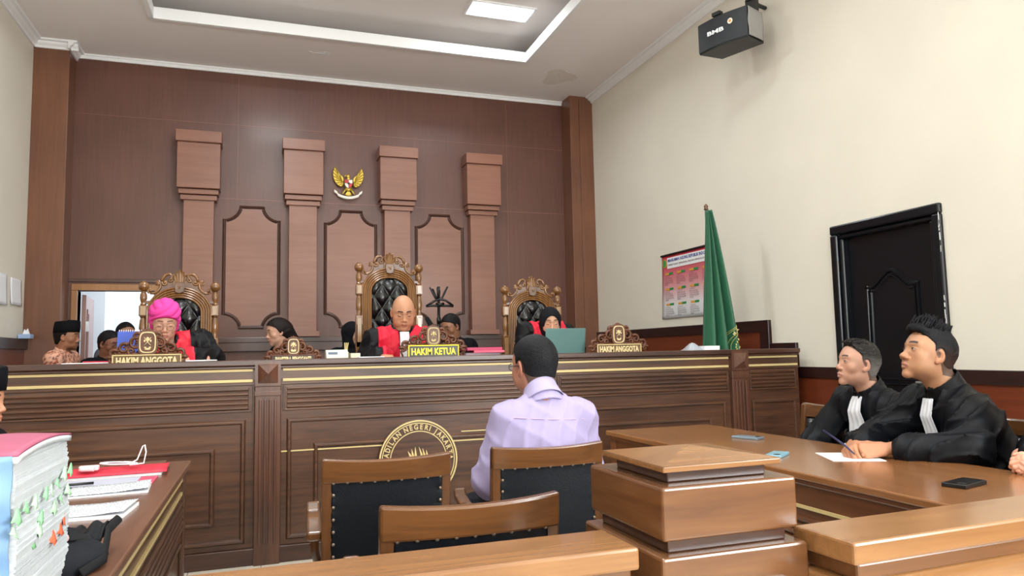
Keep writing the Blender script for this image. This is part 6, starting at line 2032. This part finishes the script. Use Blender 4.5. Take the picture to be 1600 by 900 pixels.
    if cloth.get('yoke_seam'):
        sg2 = g.d < 0
        def back(tq, zz):
            p0 = c0+ax*tq+az*zz
            for q in range(-50, 10):
                p = p0+ay*(q*0.005)
                i = [int(round((p[a]-g.lo[a])/g.h)) for a in range(3)]
                if all(0 <= i[a] < g.n[a] for a in range(3)) and sg2[i[0], i[1], i[2]]:
                    return p+ay*-0.002
            return None
        m = MB(); pts = [back(-0.17+0.34*k/30, Ls*0.86-0.006*math.sin(PI*k/30)) for k in range(31)]
        pts = [p for p in pts if p is not None]
        sm_ = [sum((pts[min(len(pts)-1, max(0, i+d))] for d in (-2, -1, 0, 1, 2)), Vector((0, 0, 0)))/5 for i in range(len(pts))]
        m.tube([tuple(p) for p in sm_], 0.0022, 6)
        m.build('yoke_seam', solid('seam_thread', 'b09dbd', 0.8), body, smooth=True)
    # white bands
    if cloth.get('jabot'):
        jb = cloth['jabot']
        sgd = g.d < 0
        def surf(tq, zz, side=0):
            """front of the garment on the ray parallel to the torso's forward axis"""
            p0 = c0+ax*tq+az*zz
            best = 0.0
            for q in range(60, -10, -1):
                p = p0+ay*(q*0.005)
                i = [int(round((p[a]-g.lo[a])/g.h)) for a in range(3)]
                if all(0 <= i[a] < g.n[a] for a in range(3)) and sgd[i[0], i[1], i[2]]:
                    best = q*0.005; break
            return best
        m = MB()
        L_ = jb.get('len', 0.26); wt, wb = jb.get('wt', 0.035), jb.get('wb', 0.055)
        ys = []
        for j in range(13):
            zz = Ls+jb.get('top', 0.03)-L_*j/12
            s1 = max(surf(0, zz), surf(0.03, zz), surf(-0.03, zz))
            ys.append(s1)
        hy = (J['N']-c0).dot(ay)
        ys[0] = max(ys[0], hy+0.062); ys[1] = max(ys[1], hy+0.070)
        for j in range(1, 12): ys[j] = max(ys[j], (ys[j-1]+ys[j+1])/2)
        def jf(u, v):
            q = v*12; i = min(11, int(q)); yy = ys[i]*(1-q+i)+ys[i+1]*(q-i)
            wd = wt+(wb-wt)*v
            tt = (u*2-1)*wd
            yy += jb.get('off', 0.012)+0.005*math.cos(u*PI*6)*(0.4+0.6*v)-0.10*abs(u*2-1)**2*wd*0.5
            zz = Ls+jb.get('top', 0.03)-L_*v
            p = c0+ax*(tt+jb.get('dx', 0.0)*v)+ay*yy+az*zz
            return (p.x, p.y, p.z)
        m.slab(jf, 40, 26, 0.004)
        m.build('white_bands', JAB, body, smooth=True)
    if cloth.get('seams'):
        for sm in cloth['seams']:
            pass
    # shoes
    m = MB()
    for s in ('L', 'R'):
        A = J['A'+s]
        m.ell((A.x, A.y+0.07, fl_+0.045), (0.048, 0.135, 0.045), 14, 10)
        m.ell((A.x, A.y-0.005, fl_+0.06), (0.044, 0.055, 0.055), 12, 8)
    m.build('shoes', M['black'], body, smooth=True)
    return body, inv, g, J, (ax, ay, az, c0, Ls)

JAB = solid('white_pleated_cotton', 'dfe3ea', 0.8, bump=0.2, bscale=260)
BLKFR = solid('glasses_frame_black', '15100f', 0.3)
GOLDFR = solid('glasses_frame_metal', '7d6550', 0.3, 0.7)

V3 = Vector
def seatJ(c, face, seat, crown, lean=0.05, shw=0.19, hip=0.0, neckd=0.20, elbow=None, wrist=None):
    """world joints of a seated figure; c = xy below the head, crown = top of head height"""
    f = V3((math.cos(face), math.sin(face), 0)); r = V3((f.y, -f.x, 0))
    hc = V3((c[0], c[1], crown-0.122))
    N = hc+V3((0, 0, -neckd+0.045))-f*0.045
    P = V3((c[0], c[1], seat+0.10))-f*(lean+0.10)
    SL = N-r*shw+V3((0, 0, -0.035)); SR = N+r*shw+V3((0, 0, -0.035))
    EL = SL-r*0.06+f*0.10+V3((0, 0, -0.25)); ER = SR+r*0.06+f*0.10+V3((0, 0, -0.25))
    WL = EL+f*0.20+r*0.10+V3((0, 0, 0.02)); WR = ER+f*0.20-r*0.10+V3((0, 0, 0.02))
    return dict(HC=hc, N=N, P=P, SL=SL, SR=SR, EL=EL, ER=ER, WL=WL, WR=WR)

ROBE = dict(kind='robe', col='05080f', e=0.016, sleeve=(0.014, 0.024), fold=(0.013, 34, 0.3), skirt=0.03, w=1.0, collar=0.05, collarcol='05070c', cuff=0.9)
JUDGE = dict(kind='judge', col='07080c', e=0.016, sleeve=(0.012, 0.020), fold=(0.011, 34, 0.7), skirt=0.03, w=1.0, collar=0.05, jabot=dict(len=0.27, wt=0.030, wb=0.042, off=0.018), cuff=0.92)

# ================================================================== PEOPLE
# --- witness in the lilac shirt, seen from behind
NORTH = PI/2
J = dict(HC=V3((1.060, 2.800, 1.175)), N=V3((1.065, 2.725, 1.035)), P=V3((1.035, 2.68, 0.575)),
         SL=V3((0.905, 2.715, 0.975)), SR=V3((1.215, 2.70, 0.975)),
         EL=V3((0.845, 2.765, 0.735)), ER=V3((1.275, 2.775, 0.74)), WL=V3((0.90, 3.00, 0.69)), WR=V3((1.22, 3.01, 0.69)))
person('seated man in a lilac shirt with short black hair, seen from behind, facing the judges', (1.05, 2.72, 0.0), NORTH+math.radians(2), J,
       dict(skin='a87560', hair='0f1014', style='buzz', t=0.0065, fade='232428', fadeop=0.5, gray='5a5c62', grayb=-0.7, nf=300, na=0.0004, fat=1.06, jaw=1.12, neck=0.060, nape=-0.085, line=[-0.045, -0.035, -0.014, 0.006, 0.016, 0.024, 0.04, 0.066, 0.082, 0.09], glasses=dict(mat=BLKFR)),
       (17, -3, -3), dict(kind='shirt', col='a096ba', e=0.009, sleeve=(0.012, 0.010), fold=(0.009, 33, 0.9), w=1.04, yoke_seam=True, k=0.04, collar=0.052, collarcol='a59cc0', trouser='20222a', mat=CLOTH, belly=0.02, calm=0.2),
       hs=1.03, res=0.0028, cres=0.008,
       hands=[dict(kw=dict(side=1, res=0.004, fore=0.10), o=(0.91, 3.02, 0.66), y=(0.1, 1, -0.1), z=(0, 0, 1)), dict(kw=dict(side=-1, res=0.004, fore=0.10), o=(1.21, 3.03, 0.66), y=(-0.1, 1, -0.1), z=(0, 0, 1))])

# --- younger lawyer
WEST = PI
fY = math.radians(157)
J = dict(HC=V3((2.755, 2.405, 1.182)), N=V3((2.815, 2.375, 1.030)), P=V3((2.99, 2.31, 0.585)),
         SL=V3((2.775, 2.240, 0.930)), SR=V3((2.86, 2.55, 0.965)),
         EL=V3((2.700, 2.195, 0.805)), ER=V3((2.70, 2.66, 0.800)), WL=V3((2.515, 2.365, 0.800)), WR=V3((2.46, 2.52, 0.805)))
ry = person('younger black-robed lawyer with spiky black hair holding a pen, looking up', (2.9, 2.38, 0.0), fY, J,
       dict(skin='b08262', hair='0a0b10', style='spiky', t=0.004, fade='4a382e', fadeop=0.6, fat=1.045, jaw=1.06, nose=1.25, lip='8c5250', neck=0.058, gaze=0.001, nf=200, na=0.001, strands=260,
            line=[-0.045, -0.030, -0.012, 0.010, 0.018, 0.024, 0.034, 0.062, 0.078, 0.085]),
       (5, 14, 0), dict(ROBE, jabot=dict(len=0.38, wt=0.036, wb=0.062, top=0.005), w=1.08, sleeve=(0.014, 0.008), fold=(0.015, 34, 0.3)),
       hs=1.06, res=0.0026, cres=0.0065,
       hands=[dict(kw=dict(side=1, curl=(0.75, 0.8, 0.8, 0.8), thumb=0.5, fore=0.15, res=0.0028), o=(2.475, 2.40, 0.800), y=(-0.90, 0.50, -0.12), z=(-0.25, -0.75, 0.62)),
              dict(kw=dict(side=-1, curl=(0.7, 0.75, 0.85, 0.9), thumb=0.5, fore=0.10, res=0.0028, thumb_in=0.3), o=(2.44, 2.535, 0.805), y=(-0.80, -0.55, -0.12), z=(-0.35, 0.35, 0.85))])
o = MB(); o.tube([(2.335, 2.425, 0.785), (2.335, 2.475, 0.815), (2.34, 2.60, 0.865)], [0.003, 0.0045, 0.0045], 8); o = o.build('pen', solid('navy_pen', '20264f', 0.3), None, smooth=True)
tag(o, 'dark blue pen in the younger lawyer\'s hand', 'pen')

# --- older lawyer
J = dict(HC=V3((2.815, 2.865, 1.135)), N=V3((2.875, 2.855, 0.995)), P=V3((3.03, 2.82, 0.575)),
         SL=V3((2.855, 2.69, 0.925)), SR=V3((2.895, 3.03, 0.945)),
         EL=V3((2.84, 2.66, 0.72)), ER=V3((2.78, 3.15, 0.72)), WL=V3((2.70, 2.80, 0.66)), WR=V3((2.68, 3.02, 0.66)))
person('older lawyer with greying hair and broad white bands on a black robe, looking left', (2.95, 2.85, 0.0), math.radians(171), J,
       dict(skin='bd907a', hair='1f1c1a', style='side', t=0.004, fade='7d7874', fadeop=0.8, gray='8a8a8e', grayb=-0.5, fat=0.99, jaw=1.0, lip='b0756c', neck=0.055, strands=170, recede=0.012, nf=200, na=0.001,
            line=[-0.045, -0.030, -0.012, 0.008, 0.016, 0.022, 0.030, 0.054, 0.072, 0.08], brow=0.0042, dark_jaw=0.15),
       (-8, 8, 0), dict(ROBE, jabot=dict(len=0.235, wt=0.036, wb=0.080, top=0.015), fold=(0.012, 33, 1.3), col='0a0e15'),
       hs=0.98, res=0.0028, cres=0.0085)

# --- third lawyer, only the clasped hands and a sleeve are in the frame
J = dict(HC=V3((2.80, 1.80, 1.16)), N=V3((2.90, 1.80, 1.01)), P=V3((3.03, 1.80, 0.575)),
         SL=V3((2.92, 1.62, 0.95)), SR=V3((2.90, 1.98, 0.95)),
         EL=V3((2.80, 1.58, 0.80)), ER=V3((2.86, 2.02, 0.80)), WL=V3((2.66, 1.80, 0.815)), WR=V3((2.70, 1.91, 0.815)))
person('person in a black robe at the right frame edge, hands clasped on the table', (2.95, 1.80, 0.0), math.radians(180), J,
       dict(skin='d9ab90', hair='15110f', style='short', t=0.009), (0, 0, 0), dict(ROBE, jabot=dict(len=0.25, wt=0.03, wb=0.05, top=0.0), fold=(0.008, 18, 2.3), cuff=0.80),
       hs=1.0, res=0.004, cres=0.009,
       hands=[dict(kw=dict(side=1, curl=(0.8, 0.8, 0.8, 0.75), thumb=0.1, fore=0.10, res=0.0028, thumb_in=0.2, scale=0.95), o=(2.665, 1.845, 0.800), y=(-0.85, 0.5, 0.05), z=(-0.45, -0.70, 0.55)),
              dict(kw=dict(side=-1, curl=(0.75, 0.8, 0.8, 0.8), thumb=0.1, fore=0.10, res=0.0028, thumb_in=0.5, scale=0.95), o=(2.665, 1.965, 0.802), y=(-0.85, -0.52, 0.05), z=(-0.40, 0.65, 0.6))])

# --- judges
SOUTH = -PI/2
SEAT = 0.42+0.47
def judge(label, x, y, crown, headd, rot, cl, hs=1.0, shw=0.19, face=SOUTH, arms=None, hands=()):
    J = seatJ((x, y), face, SEAT, crown, lean=0.02, shw=shw)
    if arms: J.update(arms)
    return person(label, (x, y+0.15, 0.42), face, J, headd, rot, cl, hs=hs, res=0.0034, cres=0.009, floor=0.42, hands=hands)
judge('judge in a pink turban and glasses reading behind the left carved nameplate', -0.630, 5.36, 1.590,
      dict(skin='bf937c', hair='2a1c18', style='turban', hijab='e0479a', closed=True, lip='b0605c', browcol='5a3a30', brow=0.0045, glasses=dict(mat=GOLDFR, z=-0.006), fat=1.02, noears=True), (8, -14, 0),
      dict(JUDGE, yoke=0.16, jabot=None, red='cf2a3c'), shw=0.18,
      arms=dict(SL=V3((-0.41, 5.50, 1.36)), SR=V3((-0.78, 5.44, 1.33)), EL=V3((-0.33, 5.42, 1.235)), WL=V3((-0.44, 5.20, 1.235)), ER=V3((-0.86, 5.30, 1.24)), WR=V3((-0.70, 5.14, 1.235))),
      hands=[dict(kw=dict(side=1, res=0.005, fore=0.10), o=(-0.45, 5.18, 1.230), y=(-0.75, -0.6, 0), z=(0, 0, 1)), dict(kw=dict(side=-1, res=0.005, fore=0.10), o=(-0.72, 5.16, 1.225), y=(0.4, -0.8, 0), z=(0, 0, 1))])
judge('bald judge in a red and black gown looking down behind HAKIM KETUA', 0.985, 5.34, 1.665,
      dict(skin='ba8768', hair='3a2a22', style='none', closed=True, lip='9c5f55', browcol='2a1a16', brow=0.0052, browop=1.0, fat=1.12, jaw=1.16, neck=0.060), (-4, -24, 0),
      dict(JUDGE, red='cc2138', jabot=dict(len=0.34, wt=0.034, wb=0.042, top=0.03, off=0.020), w=1.1, yoke=0.19), hs=1.04, shw=0.215,
      arms=dict(EL=V3((1.26, 5.36, 1.22)), WL=V3((1.13, 5.12, 1.225)), ER=V3((0.72, 5.42, 1.215)), WR=V3((0.80, 5.13, 1.225))),
      hands=[dict(kw=dict(side=1, res=0.005, fore=0.10), o=(1.12, 5.12, 1.222), y=(-0.6, -0.7, 0), z=(0, 0, 1)), dict(kw=dict(side=-1, res=0.005, fore=0.10), o=(0.80, 5.12, 1.222), y=(0.25, -0.9, 0), z=(0, 0, 1))])
judge('judge in a black headscarf and red gown looking at the open laptop', 2.19, 5.40, 1.585,
      dict(skin='c09276', hair='1a1412', style='hijab', hijab='17181c', closed=True, lip='a4605a', browcol='4a3830', brow=0.0045, fat=1.05, noears=True), (-12, -14, 0),
      dict(JUDGE, red='cf2a3c', jabot=dict(len=0.2, wt=0.024, wb=0.034, top=-0.03, off=0.02)), hs=0.98, shw=0.18,
      arms=dict(SL=V3((2.36, 5.50, 1.385)), SR=V3((2.00, 5.47, 1.40)), EL=V3((2.43, 5.45, 1.24)), WL=V3((2.27, 5.25, 1.225)), ER=V3((1.97, 5.45, 1.24)), WR=V3((2.05, 5.25, 1.225))),
      hands=[dict(kw=dict(side=1, res=0.005, fore=0.08), o=(2.26, 5.25, 1.225), y=(-0.3, -0.9, 0), z=(0, 0, 1)), dict(kw=dict(side=-1, res=0.005, fore=0.08), o=(2.06, 5.25, 1.225), y=(0.3, -0.9, 0), z=(0, 0, 1))])

# --- court staff behind the bench
def stander(label, x, y, crown, face, headd, rot, cl, hs=1.0, shw=0.185):
    f = V3((math.cos(face), math.sin(face), 0)); r = V3((f.y, -f.x, 0))
    hc = V3((x, y, crown-0.122)); N = hc+V3((0, 0, -0.155))-f*0.03
    P = V3((x, y, crown-0.80))-f*0.03
    SL = N-r*shw+V3((0, 0, -0.035)); SR = N+r*shw+V3((0, 0, -0.035))
    EL = SL-r*0.05+V3((0, 0, -0.27)); ER = SR+r*0.05+V3((0, 0, -0.27))
    J = dict(HC=hc, N=N, P=P, SL=SL, SR=SR, EL=EL, ER=ER, WL=EL+f*0.18+V3((0, 0, -0.12)), WR=ER+f*0.18+V3((0, 0, -0.12)))
    return person(label, (x, y, 0.0), face, J, headd, rot, cl, hs=hs, res=0.0048, cres=0.013, sit=False, floor=0.0)
SUIT = dict(kind='suit', col='0e1015', e=0.014, fold=(0.006, 34, 0.5), collar=0.035, mat=CLOTH)
stander('man in a black cap and pink batik shirt in profile beside the left doorway', -1.665, 7.42, 1.565, math.radians(-8),
        dict(skin='9c6b50', hair='17120f', style='peci', beard=0.7, lip='7c4c44'), (0, -4, 0), dict(kind='batik', col='e0ab92', e=0.016, fold=(0.004, 22, 0.5), collar=0.04, trouser='20222a', mat=CLOTH))
stander('dark-haired man in black with glasses, in front of the doorway', -1.305, 7.30, 1.495, math.radians(-35),
        dict(skin='8a5b45', hair='121012', style='short', t=0.007, closed=True, glasses=dict(mat=BLKFR)), (0, -14, 0), SUIT)
stander('man behind, only his head showing above the blue desk calendar', -1.27, 7.88, 1.595, math.radians(-60),
        dict(skin='9a6a52', hair='121012', style='short', t=0.009, glasses=dict(mat=BLKFR)), (0, -4, 0), dict(SUIT, col='5a6070'))
def staff(label, x, y, crown, face, headd, rot, cl, hs=1.0, shw=0.17):
    J = seatJ((x, y), face, 0.45+0.30, crown, lean=0.10, shw=shw)
    return person(label, (x, y, 0.0), face, J, headd, rot, cl, hs=hs, res=0.0048, cres=0.013, floor=0.0)
staff('woman with long dark hair in black leaning left, seen in profile behind the bench', 0.125, 6.86, 1.575, math.radians(195),
      dict(skin='c79880', hair='1a1210', style='long', lip='a85a58', brow=0.0042), (0, -12, 0), dict(SUIT, e=0.012))
staff('woman in a black headscarf half hidden by the middle throne chair', 0.80, 6.95, 1.545, math.radians(-52),
      dict(skin='cda488', hair='1a1412', style='hijab', hijab='14151a', lip='b06a64', noears=True), (0, -6, 0), SUIT)
staff('man in black bending his head left beside the coat stand', 1.70, 6.72, 1.605, math.radians(212),
      dict(skin='94664c', hair='121012', style='short', t=0.009, closed=True), (0, -24, 0), dict(SUIT, e=0.02), shw=0.19)
def seat_block(x, y, face, label):
    root = empty('stool', (x, y, 0), face-PI/2, label, 'stool', 'low stools of the court staff')
    m = MB(); m.lathe([(0, 0.70), (0.17, 0.70), (0.175, 0.74), (0.15, 0.765), (0, 0.77)], (0, -0.20, 0), 24); m.build('seat', M['leather'], root, smooth='auto')
    for k in range(4):
        a = PI/4+k*PI/2
        m = MB(); m.tube([(0.12*math.cos(a), -0.20+0.12*math.sin(a), 0.70), (0.19*math.cos(a), -0.20+0.19*math.sin(a), 0.0)], 0.014, 8); m.build('leg', M['black'], root, smooth=True)
for x, y, f_, lb in ((0.125, 6.86, math.radians(195), 'stool under the long-haired woman, hidden behind the bench'), (0.80, 6.95, math.radians(-52), 'stool under the woman in the black headscarf behind the throne'), (1.70, 6.72, math.radians(212), 'stool under the man beside the coat stand')):
    seat_block(x, y, f_, lb)

# --- prosecutor whose cheek just enters at the left edge
J = seatJ((-1.132, 3.62), math.radians(-10), 0.47, 1.19, lean=0.10)
person('person in a black cap at the left frame edge, only a sliver in view', (-1.25, 3.62, 0.0), math.radians(-10), J,
       dict(skin='b98466', hair='121012', style='peci'), (0, -4, 0), dict(SUIT), hs=1.0, res=0.004, cres=0.012)
pc_ = copy_tree(proto); pc_.location = (-1.54, 3.69, 0); pc_.rotation_euler = (0, 0, math.radians(-100)); tag(pc_, 'court chair at the far left behind the prosecutor\'s table', 'chair', 'wooden court chairs with black leather')

# ================================================================== BLACK BAG ON THE LEFT TABLE
bg = empty('handbag', (-0.475, 2.02, LT), 0, 'slouched black bag with straps on the table beside the tall case file', 'bag')
g = Grid((-0.24, -0.26, -0.01), (0.24, 0.28, 0.17), 0.006)
g.ell((-0.03, 0.02, 0.02), (0.14, 0.17, 0.055), 0.0)
g.ell((0.05, -0.06, 0.02), (0.085, 0.10, 0.045), 0.02)
g.ell((-0.07, 0.10, 0.05), (0.08, 0.08, 0.025), 0.02)
X, Y, Z = g.axes()
d = g.d+0.016*(np.abs(np.sin(30*X+2.5*np.sin(14*Y)+20*Z))-0.6)+0.009*np.abs(np.sin(34*Y+20*X))
d = np.maximum(d, -Z)
V, Q = g.mesh(d.astype(F4))
link_parts('bag_body', [(V, Q, np.array(lin('1d1f24')))], CLOTH, bg)
m = MB(); m.tube([(0.08, 0.12, 0.03), (0.13, 0.10, 0.075), (0.12, 0.02, 0.065), (0.13, -0.08, 0.02), (0.10, -0.16, 0.012)], 0.011, 8, 0.35); m.tube([(-0.02, -0.15, 0.02), (0.02, -0.08, 0.075), (0.08, -0.02, 0.06), (0.11, -0.10, 0.012)], 0.013, 8, 0.35)
m.build('strap', M['blackcloth'], bg, smooth=True)
m = MB(); m.slab(lambda u, v: (0.03+0.08*u, -0.02+0.14*v, 0.055+0.03*math.sin(PI*v)*u+0.008*math.sin(12*u)), 14, 14, 0.005)
m.build('flap', M['blackcloth'], bg, smooth=True)
m = MB(); m.ell((0.045, -0.085, 0.075), (0.014, 0.010, 0.012), 10, 6); m.build('charm', solid('pink_charm', 'e0b4b4', 0.5), bg, smooth=True)
